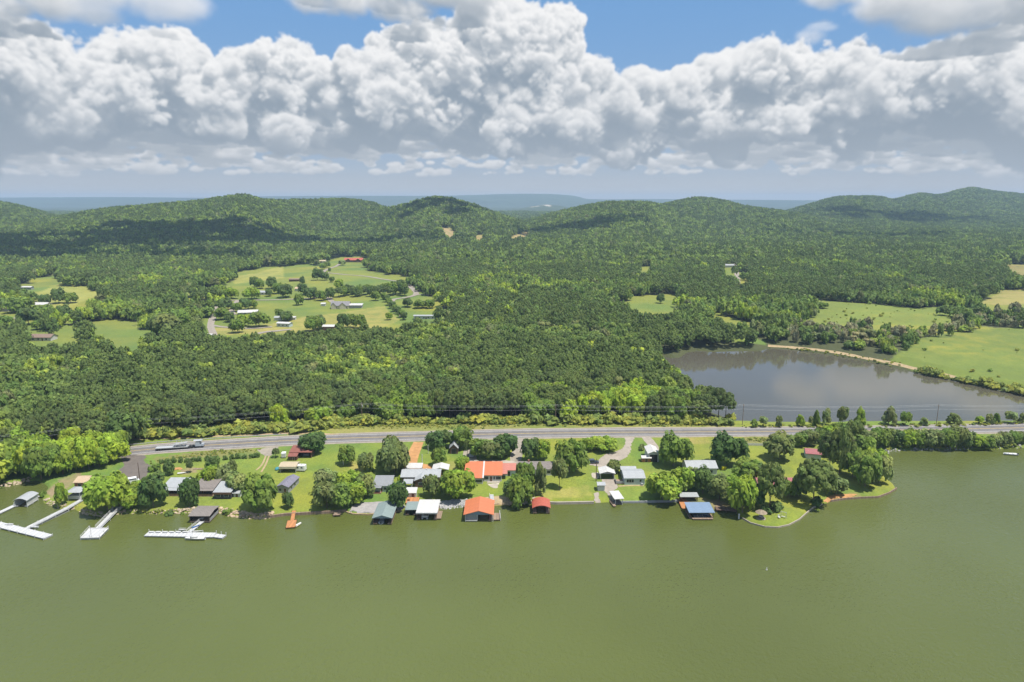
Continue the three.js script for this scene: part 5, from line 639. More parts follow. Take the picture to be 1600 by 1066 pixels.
car('pickup_truck', 'white pickup truck at the lower end of the asphalt lot', F(203, 763), 0.45, K.paintWhite, { pickup: 1, L: 5.6, H: 1.8, category: 'truck' });
{ // lorry with a low trailer on the road, heading east
  const c = G(283, 701), a = G(252, 703.5), b = G(316, 698.5), yaw = Math.atan2(-(b.z - a.z), b.x - a.x), t = thing('semi_truck', 'long car-hauler lorry with bare steel trailer driving along the road', 'truck', c.clone().add(V(0, 0.07, 0)), yaw);
  part(t, 'trailer_deck', boxB(13.5, 0.3, 2.5, -3.6, 0.75, 0), K.galv); part(t, 'side_rail', [boxB(13.5, 0.28, 0.1, -3.6, 0.5, 1.27), boxB(13.5, 0.28, 0.1, -3.6, 0.5, -1.27)], K.black);
  part(t, 'rack', [...[0, 2, 3.6, 5.2].flatMap((x) => [boxB(0.14, 2.0, 0.14, x - 2, 1.05, 1.15), boxB(0.14, 2.0, 0.14, x - 2, 1.05, -1.15)]), bar(V(-3.4, 2.2, 1.15), V(4.4, 3.1, 1.15), 0.14, 0.14), bar(V(-3.4, 2.2, -1.15), V(4.4, 3.1, -1.15), 0.14, 0.14)], K.galv); part(t, 'loading_ramp', bar(V(-3.0, 1.9, 0), V(2.6, 2.6, 0), 2.2, 0.1), K.galv);
  part(t, 'cab', [boxB(1.9, 1.7, 2.3, 7.2, 0.95, 0), boxB(1.5, 0.95, 2.0, 8.9, 0.85, 0)], K.paintSilver); part(t, 'windscreen', boxB(0.06, 0.8, 2.1, 8.29, 2.05, 0), K.glass); part(t, 'chassis', boxB(6.5, 0.35, 1.2, 6.3, 0.55, 0), K.black); part(t, 'front_rack', [boxB(3.6, 0.12, 2.2, 7.2, 3.25, 0), boxB(0.12, 0.5, 2.2, 8.9, 2.8, 0)], K.galv);
  for (const x of [-8.6, -7.5, 3.6, 4.8, 9.0]) for (const z of [-1.05, 1.05]) { const w = new THREE.CylinderGeometry(0.5, 0.5, 0.35, 16); w.rotateX(Math.PI / 2); w.translate(x, 0.5, z); part(t, 'wheel', metric(w), K.rubber); }
  done(t);
}
// garden odds and ends behind the cabins
boat('jon_boat', 'white boat lying upturned on the grass behind the cabins', F(284, 740.5), 0.2, 3.4, 1.3, 0.5, { });
{ const t = thing('brick_pile', 'pile of orange rubble on the grass behind the cabins', 'pile', F(277, 733)); const g = new THREE.IcosahedronGeometry(1, 2), p = g.attributes.position; for (let i = 0; i < p.count; i++) { const k = 0.75 + 0.5 * n3(p.getX(i) * 3 + 9, p.getY(i) * 3 + 9, p.getZ(i) * 3); p.setXYZ(i, p.getX(i) * 2.2 * k, Math.max(-0.1, p.getY(i) * 0.6 * k), p.getZ(i) * 1.1 * k); } part(t, 'heap', metric(g), K.dirt); done(t); }
{ const t = thing('lumber_stack', 'low stack of grey lumber in the orchard grass', 'lumber', F(309, 734)); for (let i = 0; i < 4; i++) part(t, 'plank', boxB(4, 0.16, 0.3, i * 0.08, 0.0, -i * 0.36), K.oldwood); done(t); }

// ---------- poles, wires, guardrail ----------
function pole(label, at, h, o = {}) { const t = thing('utility_pole', label, 'pole', at, 0, o.group); part(t, 'shaft', cyl(0.17, 0.11, h + 0.5, 0, -0.5, 0, 8), o.mat ?? K.oldwood); if (!o.bare) { part(t, 'crossarm', boxB(o.arm ?? 0.16, 0.14, 2.2, 0, h - 0.7, 0), K.oldwood); part(t, 'insulator', cyl(0.07, 0.05, 0.3, 0, h, 0, 6), K.white); } if (o.can) part(t, 'transformer', cyl(0.28, 0.28, 0.9, 0.4, h - 2, 0, 10), K.grey); return done(t); }
const line = [[-60, 722], [190, 690], [566, 662], [868, 664.5], [1160, 664], [1463, 664], [1800, 660]].map(([a, b]) => G(a, b)), PH = 10.5;
['', 'wooden utility pole at the wood edge west of the parking lot', 'wooden utility pole with transformer at the scrubby verge left of the barn', 'wooden utility pole in front of the woods right of the brown-roofed house', 'wooden utility pole where the woods end at the pond', 'wooden utility pole on the causeway between pond and road', ''].forEach((l, i) => { if (l) pole(l, line[i], PH, { can: i === 2 }); });
{ for (let i = 0; i < line.length - 1; i++) for (const [dz, hh, nm] of [[-1, PH - 0.4, 'northern upper'], [1, PH - 0.4, 'southern upper'], [0, PH - 2.4, 'lower']]) { const a = line[i].clone().add(V(0, hh, dz)), b = line[i + 1].clone().add(V(0, hh, dz)), m = a.clone().lerp(b, 0.5).add(V(0, -2.2, 0)); const g = new THREE.TubeGeometry(new THREE.QuadraticBezierCurve3(a, m, b), 16, 0.022, 4); const span = ['over the lakeside wood', 'along the dirt track', 'in front of the pine woods', 'from the pine woods to the pond', 'over the pond shore trees', 'at the far end of the causeway'][i]; finish(new THREE.Mesh(g, K.galv), numbered('power_line'), `${nm} power line wire ${span}`, 'wire', 'power lines along the road'); } }
pole('dark wooden pole standing at the lower corner of the asphalt lot', F(218.5, 753), 8, { bare: 1, mat: K.darkwood });
pole('slim pale pole on the lawn beside the orange dirt drive', F(660, 733), 6.5, { bare: 1, mat: K.galv }); pole('pale pole near the round lawn tree below the road', F(536.5, 727), 5, { bare: 1, mat: K.galv }); pole('grey pole beside the vine-covered bush by the gravel drive', F(727, 700), 7.5, { bare: 1, mat: K.grey }); pole('dark pole beside the peaked white carport', F(931.5, 752), 9.5, { bare: 1, mat: K.darkwood }); pole('short pale pole at the roadside left of the small barn', F(669, 709), 4, { bare: 1, mat: K.galv });
{ const t = thing('guardrail', 'steel guardrail along the far side of the road above the dirt track', 'guardrail', O0), c = new THREE.CatmullRomCurve3(roadLine.map((p) => V(p.x, 0, p.z)), false, 'centripetal'); const at = (u) => { const p = c.getPointAt(u), g = c.getTangentAt(u), x = p.x + g.z * 7.2, z = p.z - g.x * 7.2; return V(x, groundHeight(x, z), z); }; let u = 0; const ok = (p) => p.x > -290 && p.x < -102; let prev = null; const L = c.getLength(); for (u = 0; u < 1; u += 4 / L) { const p = at(u); if (!ok(p)) { prev = null; continue; } part(t, 'post', boxB(0.14, 0.8, 0.14, p.x, p.y - 0.1, p.z), K.grey); if (prev) part(t, 'rail', bar(prev.clone().add(V(0, 0.62, 0)), p.clone().add(V(0, 0.62, 0)), 0.09, 0.32), K.galv); prev = p; } done(t); }

// ---------- banks: seawalls and stones ----------
function seawall(label, list, h, mat, w = 0.45, lift = 0.05) { const t = thing('seawall', label, 'wall', O0); const P = list.map(([a, b]) => onWater(a, b)); for (let i = 0; i < P.length - 1; i++) { part(t, 'wall_section', bar(P[i].clone().setY(lift + h / 2 - 0.4), P[i + 1].clone().setY(lift + h / 2 - 0.4), w, h + 0.8), mat); } done(t); }
seawall('weathered timber seawall below the lawn with the orange dock', [[418, 810], [445, 806.2], [480, 804.2], [520, 802.2], [541, 800]], 0.95, K.oldwood, 0.5);
seawall('pale concrete seawall either side of the red arched boathouse', [[816, 787.5], [824, 786.2], [840, 787], [870, 788.2], [928, 787.2]], 0.9, K.paleconcrete, 0.6);
seawall('low grey seawall below the pale blue-white cottage', [[970, 786.4], [1000, 786.2], [1030, 785.2], [1063, 784.4]], 0.75, K.grey, 0.4);
seawall('thin pale seawall curving round the grassy point', [[1160, 811], [1173, 818.5], [1195, 824.5], [1215, 825.5], [1233, 821.5], [1249, 813], [1259, 804], [1271, 794], [1285, 789]], 0.5, K.paleconcrete, 0.28);
seawall('brown timber edging of the eastern lawn tip', [[1298, 784.5], [1318, 781.3], [1345, 779.3], [1372, 778.3], [1389, 772], [1401, 764.6]], 0.7, K.oldwood, 0.3);
seawall('sandy concrete edge of the gravel beach beside the green-grey boathouse', [[541, 801], [551, 804], [575, 805], [600, 802.2], [627, 799]], 0.45, K.sand, 0.5, 0);
// loose stones along the open banks
{
  const R = rng(808), stones = [1, 2, 3].map((s) => { const g = new THREE.IcosahedronGeometry(1, 1), p = g.attributes.position; for (let i = 0; i < p.count; i++) { const k = 0.7 + 0.6 * n3(p.getX(i) * 1.6 + s * 20, p.getY(i) * 1.6 + 9, p.getZ(i) * 1.6); p.setXYZ(i, p.getX(i) * k, p.getY(i) * 0.65 * k, p.getZ(i) * k); } g.computeVertexNormals(); return g; });
  const put = (name, list, n, s0, s1, spread, col) => { const P = list.map(([a, b]) => onWater(a, b)), root = new THREE.Group(), M = new THREE.Matrix4(), q = new THREE.Quaternion(), L = stones.map(() => []); for (let i = 0; i < n; i++) { const u = R() * (P.length - 1), k = Math.floor(u), p = P[k].clone().lerp(P[k + 1], u - k); p.x += (R() - 0.5) * spread; p.z -= (R() - 0.2) * spread; const s = lerp(s0, s1, R() * R()); p.y = Math.max(-0.1, groundHeight(p.x, p.z)) + s * 0.15; L[i % 3].push([p, s, R() * 6.28, 0.7 + 0.6 * R()]); } stones.forEach((g, j) => { const m = new THREE.InstancedMesh(g, plain(...col, { map: null }), L[j].length); L[j].forEach(([p, s, a, k], i) => { M.compose(p, q.setFromEuler(new THREE.Euler(a * 0.1, a, 0)), V(s, s, s)); m.setMatrixAt(i, M); m.setColorAt(i, C(k, k, k)); }); m.name = 'stones'; m.userData.kind = 'stuff'; root.add(m); }); finish(root, numbered(name), null, null, null, 'stuff'); };
  const tan = [0.36, 0.29, 0.2], grey = [0.3, 0.29, 0.28];
  put('bank_stones', [[0, 762], [28, 757], [44, 752]], 40, 0.3, 0.9, 2, tan); put('bank_stones', [[66, 782], [82, 791], [104, 797], [116, 796]], 60, 0.2, 0.6, 1.6, tan); put('bank_stones', [[124, 802], [160, 807], [190, 803], [272, 803]], 150, 0.2, 0.6, 1.8, tan); put('bank_stones', [[272, 803], [300, 800], [345, 801]], 120, 0.2, 0.6, 2.2, tan); put('bank_stones', [[345, 801], [368, 807], [400, 811], [425, 808]], 260, 0.2, 0.75, 2.6, [0.37, 0.28, 0.185]); put('bank_stones', [[550, 803], [600, 800], [628, 797]], 240, 0.1, 0.25, 6, grey); put('bank_stones', [[686, 795], [712, 792], [730, 790]], 420, 0.15, 0.4, 5, [0.31, 0.305, 0.3]); put('bank_stones', [[740, 790], [800, 789], [822, 786]], 160, 0.15, 0.45, 3.5, tan); put('bank_stones', [[1372, 716], [1392, 705], [1480, 703], [1600, 700]], 160, 0.2, 0.6, 2, grey);
}
console.log('objects', Date.now() - t0);

// ---------- trees that stand apart ----------
const LANDMARK = [];
const mark = (name, px, py) => { const g = G(px, py); LANDMARK.push([name, g.x, g.z]); };
[['the white gazebo', 116, 783], ['the white platform dock', 155, 828], ['the pale grey cabin', 270, 772], ['the brown-fascia cabin', 348, 780], ['the orange wooden dock', 458, 803], ['the cream-roofed carport', 450, 739], ['the open red-brown shed', 470, 714], ['the green-walled cottage', 597, 769], ['the pale-roofed long house', 660, 756], ['the white flat-roofed boathouse', 667, 797], ['the little grey barn', 709, 709], ['the orange-roofed house', 767, 752], ['the grey-brown roofed house', 838, 743], ['the red arched boathouse', 845, 788], ['the curved concrete drive', 965, 710], ['the tall white garage', 1021, 722], ['the pale blue-white cottage', 991, 757], ['the blue-roofed boathouse', 1096, 797], ['the white picket fence', 1180, 697], ['the thatched garden canopy', 1189, 810], ['the rose-roofed house', 1218, 770], ['the rose-roofed garage', 1271, 717], ['the eastern lawn tip', 1390, 768], ['the causeway pole', 1463, 664], ['the asphalt lot', 215, 735], ['the car-hauler lorry', 283, 701]].forEach((m) => mark(...m));
const ORD = ['', 'second ', 'third ', 'fourth ', 'fifth ', 'sixth ', 'seventh ', 'eighth ', 'ninth ', 'tenth ', 'eleventh ', 'twelfth ', 'thirteenth ', 'fourteenth ', 'fifteenth ', 'sixteenth ', 'seventeenth ', 'eighteenth '];
const LEAFWORD = { deep: 'deep green', dark: 'dark green', mid: 'mid green', olive: 'olive green', fresh: 'fresh green', bright: 'bright yellow-green', pale: 'pale green', pine: 'dark green', pinelight: 'grey-green', yellow: 'yellow', scrub: 'dull green' };
// [kind, x, y of the foot in the survey, height, crown radius, leaf, shape word, options]
function plantAll(list, marks, group) {
  const items = list.map((a) => { const g = G(a[1], a[2]); let best = null; for (const m of marks) { const d = (m[1] - g.x) ** 2 + (m[2] - g.z) ** 2; if (!best || d < best[1]) best = [m[0], d]; } return { a, g, m: best[0], d: best[1] }; });
  const by = {}; for (const it of items) (by[it.m] ??= []).push(it);
  for (const m in by) { by[m].sort((p, q) => p.d - q.d); by[m].forEach((it, i) => { const [kind, , , h, r, leaf, word, o] = it.a, noun = kind === 'pine_tree' ? 'pine' : kind === 'shrub' ? 'shrub' : 'tree'; tree(kind, it.g.x, it.g.z, h, r, leaf, `${word ? word + ' ' : ''}${LEAFWORD[leaf]} ${noun}, ${ORD[i] ?? (i + 1) + 'th '}nearest plant to ${m}`, o?.group ?? group, o); }); }
}
const D = 'deciduous_tree', N = 'pine_tree', B = 'shrub';
plantAll([
  [D, 196, 698, 16, 7.5, 'dark', 'tall dense'], [D, 180, 712, 11, 5.5, 'fresh', ''], [D, 183, 722, 9, 4.5, 'bright', ''], [D, 168, 797, 13, 7.4, 'fresh', 'large spreading'], [D, 187, 793, 8, 4.4, 'bright', 'low'], [D, 150, 796, 8, 3.8, 'mid', ''], [D, 205, 795, 6, 3.6, 'fresh', 'low'], [D, 97, 789, 8.5, 2.6, 'fresh', 'slender', { tall: 1 }], [B, 67, 776, 2.4, 1.6, 'mid', 'round'],
  [D, 240, 793, 12, 4.4, 'deep', 'dense round', { base: 0.04 }], [D, 297, 790, 10.5, 3.7, 'deep', 'dense oval', { base: 0.04 }], [D, 405, 797, 13.5, 6.8, 'mid', 'big spreading'], [D, 226, 768, 5, 3, 'mid', 'bushy'], [D, 218, 775, 6, 3.4, 'fresh', 'bushy'], [D, 212, 786, 6, 3.2, 'mid', ''],
  [D, 331, 758, 8, 3.2, 'fresh', ''], [D, 352, 757, 8, 3, 'pale', 'feathery'], [D, 372, 770, 8, 4.2, 'pale', 'light'], [D, 318, 756, 5, 2.6, 'fresh', ''], [D, 362, 760, 6, 3, 'pale', ''], [D, 335, 737, 6.5, 3, 'dark', 'round'], [D, 364, 741, 6, 2.1, 'olive', 'small'], [D, 265, 742, 5.5, 2.2, 'dark', 'small'], [N, 297, 738.5, 5, 1.3, 'pine', 'small cone'], [B, 242, 736, 3, 2.2, 'mid', ''], [B, 247, 749, 3, 2.6, 'dark', ''], [B, 233, 757, 3.2, 2.6, 'mid', ''],
  [D, 451, 794, 6, 2.3, 'dark', 'small airy'], [B, 264, 805, 2.6, 2, 'dark', 'waterside'], [B, 286, 803, 1.5, 1.2, 'mid', 'waterside'], [B, 356, 803, 2, 1.8, 'mid', 'waterside'],
  [D, 541, 726, 8.5, 3.7, 'mid', 'round'], [D, 571, 736, 7.5, 3.3, 'olive', 'round'], [B, 581, 737, 2, 1.1, 'dark', ''], [D, 490, 706.5, 9, 6.5, 'deep', 'wide'], [D, 480, 706, 7, 4, 'dark', ''], [D, 613, 722, 11, 4.8, 'olive', 'tall'], [D, 617, 742, 13, 5.6, 'olive', 'large'], [D, 603, 735, 10, 4.4, 'olive', ''], [D, 628, 733, 9, 3.6, 'pale', ''], [N, 431, 715, 4, 1.5, 'pine', 'small'],
  [D, 513, 770, 9.5, 5, 'pale', 'light'], [D, 545, 774, 9.5, 5.2, 'fresh', ''], [D, 570, 776, 9, 4.6, 'olive', ''], [D, 511, 795, 10, 4.3, 'olive', 'leaning'], [D, 533, 793, 9, 4.8, 'mid', 'broad'], [D, 503, 784, 7, 3, 'olive', ''], [D, 556, 786, 8, 4.2, 'fresh', 'broad'],
  [D, 622, 794, 10, 3.7, 'deep', 'round'], [B, 611, 764, 2, 1.1, 'yellow', 'round'], [B, 626, 754, 3.4, 1.7, 'bright', ''], [B, 450, 767, 2.2, 1.1, 'yellow', 'rounded'],
  [D, 675, 776, 8.5, 3.6, 'olive', 'thin'], [D, 716, 779, 11.5, 6.6, 'fresh', 'broad'], [D, 702, 774, 8.5, 4.2, 'mid', ''], [D, 683, 702, 8, 4.6, 'deep', ''], [D, 722, 700, 10, 5.4, 'mid', 'large'], [D, 697, 700, 8, 4, 'dark', ''], [D, 686, 728, 8, 3.4, 'mid', 'round'], [D, 722, 735, 6, 3, 'fresh', ''], [N, 730, 715, 8, 1.3, 'pinelight', 'slim columnar'],
  [D, 750, 716, 8.5, 4.8, 'mid', ''], [D, 768, 718, 8.5, 5, 'olive', 'spreading'], [D, 791, 713, 10, 5.2, 'deep', ''], [D, 780, 716, 8, 4.2, 'dark', ''], [D, 829, 720, 10, 4, 'dark', ''], [D, 849, 719, 9, 3.6, 'fresh', ''],
  [D, 812, 791, 14, 5.6, 'mid', 'tall'], [D, 820, 772, 13, 4, 'mid', 'tall'], [D, 845, 773, 12, 2.8, 'olive', 'thin', { tall: 1 }], [D, 800, 778, 7, 3.6, 'dark', ''], [D, 889, 738, 14, 6.6, 'mid', 'large'], [D, 874, 763, 12, 2.9, 'olive', 'slender', { base: 0.3 }], [D, 941, 703, 6, 6, 'fresh', 'wide low'], [D, 920, 704, 6, 3.4, 'fresh', ''], [B, 905, 705, 3, 2.4, 'bright', ''], [D, 958, 739, 5.5, 2.9, 'olive', 'small'], [B, 1003, 703, 2.6, 1.8, 'olive', ''],
  [D, 1052, 728, 13.5, 6.6, 'mid', 'big round'], [D, 1035, 782, 10.5, 6.1, 'fresh', 'big'], [D, 1067, 770, 10, 4.4, 'fresh', ''], [D, 1055, 770, 8, 4.2, 'mid', ''], [D, 1098, 771, 10, 4.4, 'dark', ''], [D, 1112, 772, 7, 3.4, 'olive', ''], [D, 1080, 762, 8, 3.6, 'pale', 'flowering'], [D, 1135, 728, 13.5, 7.2, 'deep', 'big dense round'], [D, 1165, 750, 9, 5.6, 'mid', 'wide'], [D, 1180, 752, 8, 4.6, 'dark', ''], [D, 1160, 801, 14, 5.3, 'fresh', 'tall broad'], [D, 1148, 784, 10, 4.2, 'fresh', ''], [D, 1124, 781, 9, 4.8, 'olive', 'loose'], [B, 1131, 734, 1.6, 1.2, 'yellow', 'round'], [B, 1099, 726, 2.4, 1, 'dark', 'small'],
  [N, 1203, 795, 17, 4.7, 'pinelight', 'tall spreading', { base: 0.34 }], [D, 1180, 790, 8, 3.8, 'deep', ''], [B, 1214, 797, 3, 2.6, 'dark', ''], [B, 1197, 801, 2.4, 2, 'deep', ''], [D, 1218, 717, 12, 6.6, 'olive', 'large round'], [N, 1271, 788, 16.5, 6.2, 'pinelight', 'broad', { base: 0.36 }], [B, 1276, 790, 3.5, 2.2, 'deep', ''], [B, 1277, 796, 2.2, 1.2, 'fresh', 'small'], [D, 1304, 772, 7, 4.6, 'olive', 'low'], [D, 1250, 776, 8, 3.4, 'dark', ''], [D, 1230, 778, 7, 3, 'mid', 'thin'],
  [D, 1352, 760, 14, 5.8, 'mid', 'big'], [D, 1374, 754, 12, 4.8, 'pale', 'willowy'], [D, 1332, 746, 12, 4.8, 'mid', ''], [N, 1312, 740, 19, 4.6, 'pinelight', 'tall', { base: 0.2 }], [N, 1296, 735, 16, 4.4, 'pine', 'tall'], [D, 1345, 728, 13, 5.6, 'mid', ''], [D, 1322, 715, 12, 5.4, 'olive', ''], [N, 1330, 722, 18, 4.4, 'pinelight', 'tall'], [D, 1295, 712, 10, 5, 'mid', ''], [D, 1365, 740, 11, 4.6, 'fresh', ''],
  ...[[1250, 697, 6, 4], [1264, 695, 7, 4.4], [1282, 692, 7, 4], [1300, 692, 8, 4.6], [1316, 690, 9, 4.6], [1336, 694, 9, 4.4], [1356, 700, 8, 4.4], [1372, 699, 9, 4.4], [1386, 697, 8.5, 4], [1400, 698, 8, 3.8], [1416, 698, 8, 3.8], [1430, 699, 8, 3.8], [1446, 699, 8.5, 4], [1462, 699, 8, 4], [1478, 700, 9, 4.4], [1494, 700, 10, 5.2], [1508, 699, 8, 4], [1526, 699, 6, 3.4], [1540, 700, 5.5, 3.2], [1556, 696, 5.5, 3.4], [1570, 695, 6, 3.2], [1584, 694, 6, 3], [1597, 693, 5.5, 3.2], [1612, 692, 6, 3.4], [1378, 690, 6, 3.4], [1422, 690, 6, 3.4], [1458, 690, 5.5, 3.2]].map(([x, y, h, r], i) => [D, x, y, h, r, ['mid', 'olive', 'dark', 'fresh', 'mid', 'pale', 'olive'][i % 7], 'roadside']),
  ...[[1178, 668, 5, 1.8], [1190, 667, 6, 2.2], [1213, 667, 6, 2.4], [1247, 666.5, 6, 2], [1265, 666, 5, 1.4], [1276, 666, 7.5, 2.2], [1294, 664, 7.5, 2.4], [1320, 666, 9, 3.2], [1345, 666, 8, 3.2], [1388, 664, 8, 3.2], [1411, 665, 6, 2.8], [1440, 665, 3.5, 2.4], [1487, 663.5, 5, 3], [1530, 662.5, 3.5, 2.2], [1548, 662, 4.5, 2.8], [1560, 662, 5, 1.6], [1583, 661.5, 6, 3], [1598, 661, 5, 2.4]].map(([x, y, h, r], i) => [D, x + Math.sin(i * 7) * 4, y, h * (0.8 + 0.35 * Math.abs(Math.sin(i * 3.3))), r * (0.7 + 0.4 * Math.abs(Math.cos(i * 2.1))), ['mid', 'pale', 'olive', 'fresh', 'scrub'][i % 5], 'pond-side', { tall: i % 3 !== 1, base: [0.12, 0.25, 0.02][i % 3] }]),
  ...[252, 261, 271.5, 282.5, 293, 302, 311, 323, 336, 352, 362, 372, 382, 393, 401].map((x, i) => [B, x, 724.5 - (x - 252) * 0.062 - (i % 3) * 0.4, 1.7 + (i % 4) * 0.2, 1.15 + (i % 3) * 0.15, 'dark', 'orchard row', { group: 'row of round bushes below the road' }]),
], LANDMARK, 'trees and shrubs in the lakeside gardens');
// low growth on the verge and along the pond dam, too thick to count
{
  const R = rng(313), list = []; const strip = (pts, n, w, h0, h1) => { const P = pts.map(([a, b]) => G(a, b)); for (let i = 0; i < n; i++) { const u = R() * (P.length - 1), k = Math.floor(u), p = P[k].clone().lerp(P[k + 1], u - k); p.x += (R() - 0.5) * w; p.z += (R() - 0.5) * w; const h = lerp(h0, h1, R() * R()), y = groundHeight(p.x, p.z); if (y < 0.35) continue; const f = R(); list.push({ x: p.x, y, z: p.z, h, r: h * (0.6 + 0.5 * R()), pine: false, c: [lerp(0.10, 0.2, f), lerp(0.14, 0.21, f), 0.032], a: R() * 6.28, v: R(), scrub: true }); } };
  strip([[204, 683], [300, 680], [400, 674.3], [470, 671.6], [500, 668.5], [520, 664], [600, 661], [800, 660.2], [1000, 659.6], [1145, 662.5]], 620, 5, 1.6, 5.5); strip([[500, 669], [540, 665], [700, 664], [1000, 663.5], [1150, 664]], 700, 6, 0.25, 1.1); strip([[530, 668], [640, 666.5], [760, 667]], 200, 6, 0.25, 0.8); strip([[1434, 584], [1470, 592], [1540, 606], [1600, 619], [1700, 640]], 210, 7, 1.5, 5.5); strip([[1205, 545], [1300, 552], [1400, 570]], 110, 9, 0.5, 1.6); strip([[1030, 556], [1055, 600], [1110, 642]], 90, 5, 1.5, 4); strip([[1160, 666.5], [1400, 665.5], [1600, 662]], 150, 4, 0.4, 1.4); strip([[1390, 702], [1480, 701], [1600, 698]], 140, 5, 0.6, 2.2); strip([[200, 804], [270, 803], [345, 800]], 60, 2, 0.4, 1.0); strip([[238, 722], [330, 708], [400, 705]], 120, 5, 0.3, 0.9); strip([[1165, 688], [1240, 688]], 60, 5, 0.4, 1.1);
  for (const c of [CLEAR[8], CLEAR[7]]) { let n = 0; while (n < 130) { const x = lerp(c.b[0], Math.min(c.b[1], 520), R()), z = lerp(c.b[2], c.b[3], R()); n++; if (!inside(x, z, c.P)) continue; const h = 0.5 + R() * R() * 2.4, y = groundHeight(x, z); if (y < 0.6) continue; list.push({ x, y, z, h, r: h * 0.8, pine: false, c: [0.12 + 0.05 * R(), 0.18, 0.03], a: R() * 6.28, v: R(), scrub: true }); } }
  canopy(list, [41, 42, 43].map((s) => broadCrown(s * 31, 7, 12, 0.26, 0)), [], 'undergrowth');
}

// ---------- the valley ----------
const VM = [];
function far(name, label, px, py, o) { VM.push([o.short, ...(() => { const g = G(px, py); return [g.x, g.z]; })()]); return house(name, label, G(px, py), { over: 0.5, sink: 2.5, ...o }); }
far('farmhouse', 'long dark house with red roof at the top of the pasture', 552, 410, { short: 'the red-roofed house', w: 30, d: 10, h: 3.6, rise: 3, kind: 'x', wall: K.brown, roof: K.rRed, windows: [-11, -7, -3, 3, 7, 11].map((x) => ['f', x, 1, 1.8, 1.5]), extra: (t) => { for (const x of [-8, 8]) { const g = roofGeo('z', 6, 5, 3.6, 2.4, 0.5); g.translate(x, 0, 1.2); part(t, 'dormer_roof', g, K.rRed); const w = wallGeo('z', 6, 1.2, 3.5, 2.3); w[0].translate(x, 0, 1.2); part(t, 'dormer_wall', w, K.brown); } } });
far('barn', 'low tan barn left of the red-roofed house on the hill', 501, 411, { short: 'the tan hill barn', w: 15, d: 8, h: 3, rise: 1.5, kind: 'x', wall: K.cream, roof: K.rCream, doors: [['f', 0, 0, 3, 2.5]], category: 'barn' });
far('farmhouse', 'grey-roofed brick farmhouse with two gables in the middle of the pasture', 531, 483, { short: 'the grey-roofed farmhouse', w: 17, d: 10, h: 3.4, rise: 3.4, kind: 'x', wall: K.cream, roof: K.sGrey, windows: [-6.5, -3.8, 0.5, 6].map((x) => ['f', x, 0.9, 1.4, 1.6]), doors: [['f', 3.4, 0, 1.1, 2.2]], extra: (t) => { for (const [x, w] of [[-6, 4.5], [3, 6]]) { const g = roofGeo('z', w, 6, 3.4, 3, 0.3); g.translate(x, 0, 1); part(t, 'gable_roof', g, K.sGrey); const q = wallGeo('z', w, 1, 3.4, 2.9); q[0].translate(x, 0, 1); part(t, 'gable_wall', q, K.cream); } } });
far('open_barn', 'long grey pole barn with white roof right of the grey-roofed farmhouse', 555, 482, { short: 'the pole barn', w: 12.5, d: 6, h: 3, rise: 0.8, kind: 'shed', wall: K.grey, roof: K.rWhite, category: 'barn' });
far('shed', 'white garden shed left of the grey-roofed farmhouse', 505, 478.5, { short: 'the white farm shed', w: 4, d: 3, h: 2.4, rise: 0.8, kind: 'x', wall: K.white, roof: K.rWhite, category: 'shed' });
far('mobile_home', 'long white mobile home at the edge of the pine woods', 664, 499, { short: 'the long white mobile home', w: 20, d: 5, h: 3, rise: 0.5, kind: 'x', wall: K.white, roof: K.rLight, windows: [-8, -5, -1, 3, 7].map((x) => ['f', x, 1, 1.3, 1.1]), doors: [['f', 1, 0, 1, 2]] });
far('shed', 'small tan-roofed shed at the wood edge right of the long mobile home', 706, 491, { short: 'the tan-roofed shed', w: 7, d: 4, h: 2.4, rise: 0.8, kind: 'x', wall: K.cream, roof: K.rTan, category: 'shed' });
far('farmhouse', 'white-roofed ranch house with porch below the lane trees', 387, 493, { short: 'the white-roofed ranch house', w: 17, d: 8, h: 2.8, rise: 1.6, kind: 'x', wall: K.grey, roof: K.rWhite, windows: [-6, -2, 4].map((x) => ['f', x, 0.9, 1.5, 1.2]), doors: [['f', 1, 0, 1, 2.1]], yaw: 0.2 });
far('mobile_home', 'white mobile home with shade painted blue on its walls in the lower pasture', 442, 511, { short: 'the lower white mobile home', w: 11.5, d: 6, h: 3, rise: 0.7, kind: 'x', wall: K.paleblue, roof: K.rWhite, windows: [-3.5, 0, 3.5].map((x) => ['f', x, 1, 1.2, 1]), yaw: -0.2 });  // blue shade of the white side is put into the wall colour
far('shed', 'white shed among trees above the lower white mobile home', 434, 501, { short: 'the white tree-side shed', w: 6, d: 4, h: 2.6, rise: 1, kind: 'x', wall: K.white, roof: K.rLight, category: 'shed' });
far('shed', 'low white shed right of the trees above the lower mobile home', 453, 500, { short: 'the low white shed', w: 9, d: 4, h: 2.2, rise: 0.7, kind: 'x', wall: K.white, roof: K.rWhite, category: 'shed' });
far('farmhouse', 'white house with pale roof in the trees along the upper lane', 410, 461, { short: 'the upper lane house', w: 14, d: 8, h: 2.8, rise: 1.4, kind: 'x', wall: K.white, roof: K.rLight, windows: [-4, 0, 4].map((x) => ['f', x, 0.9, 1.4, 1.1]) });
far('farmhouse', 'brown house with tan roof at the western wood edge of the pasture', 290, 452, { short: 'the brown wood-edge house', w: 16, d: 8, h: 2.8, rise: 1.8, kind: 'x', wall: K.brown, roof: K.sBrown, windows: [-5, 0, 5].map((x) => ['f', x, 0.9, 1.4, 1.1]) });
far('farmhouse', 'white house with tan shingle roof on the left lawn', 62, 533, { short: 'the tan-shingled white house', w: 16.5, d: 8, h: 2.8, rise: 1.8, kind: 'x', wall: K.white, roof: K.sBrown, windows: [-5, -1, 5].map((x) => ['f', x, 0.9, 1.4, 1.1]), doors: [['f', 2, 0, 1, 2.1]] });
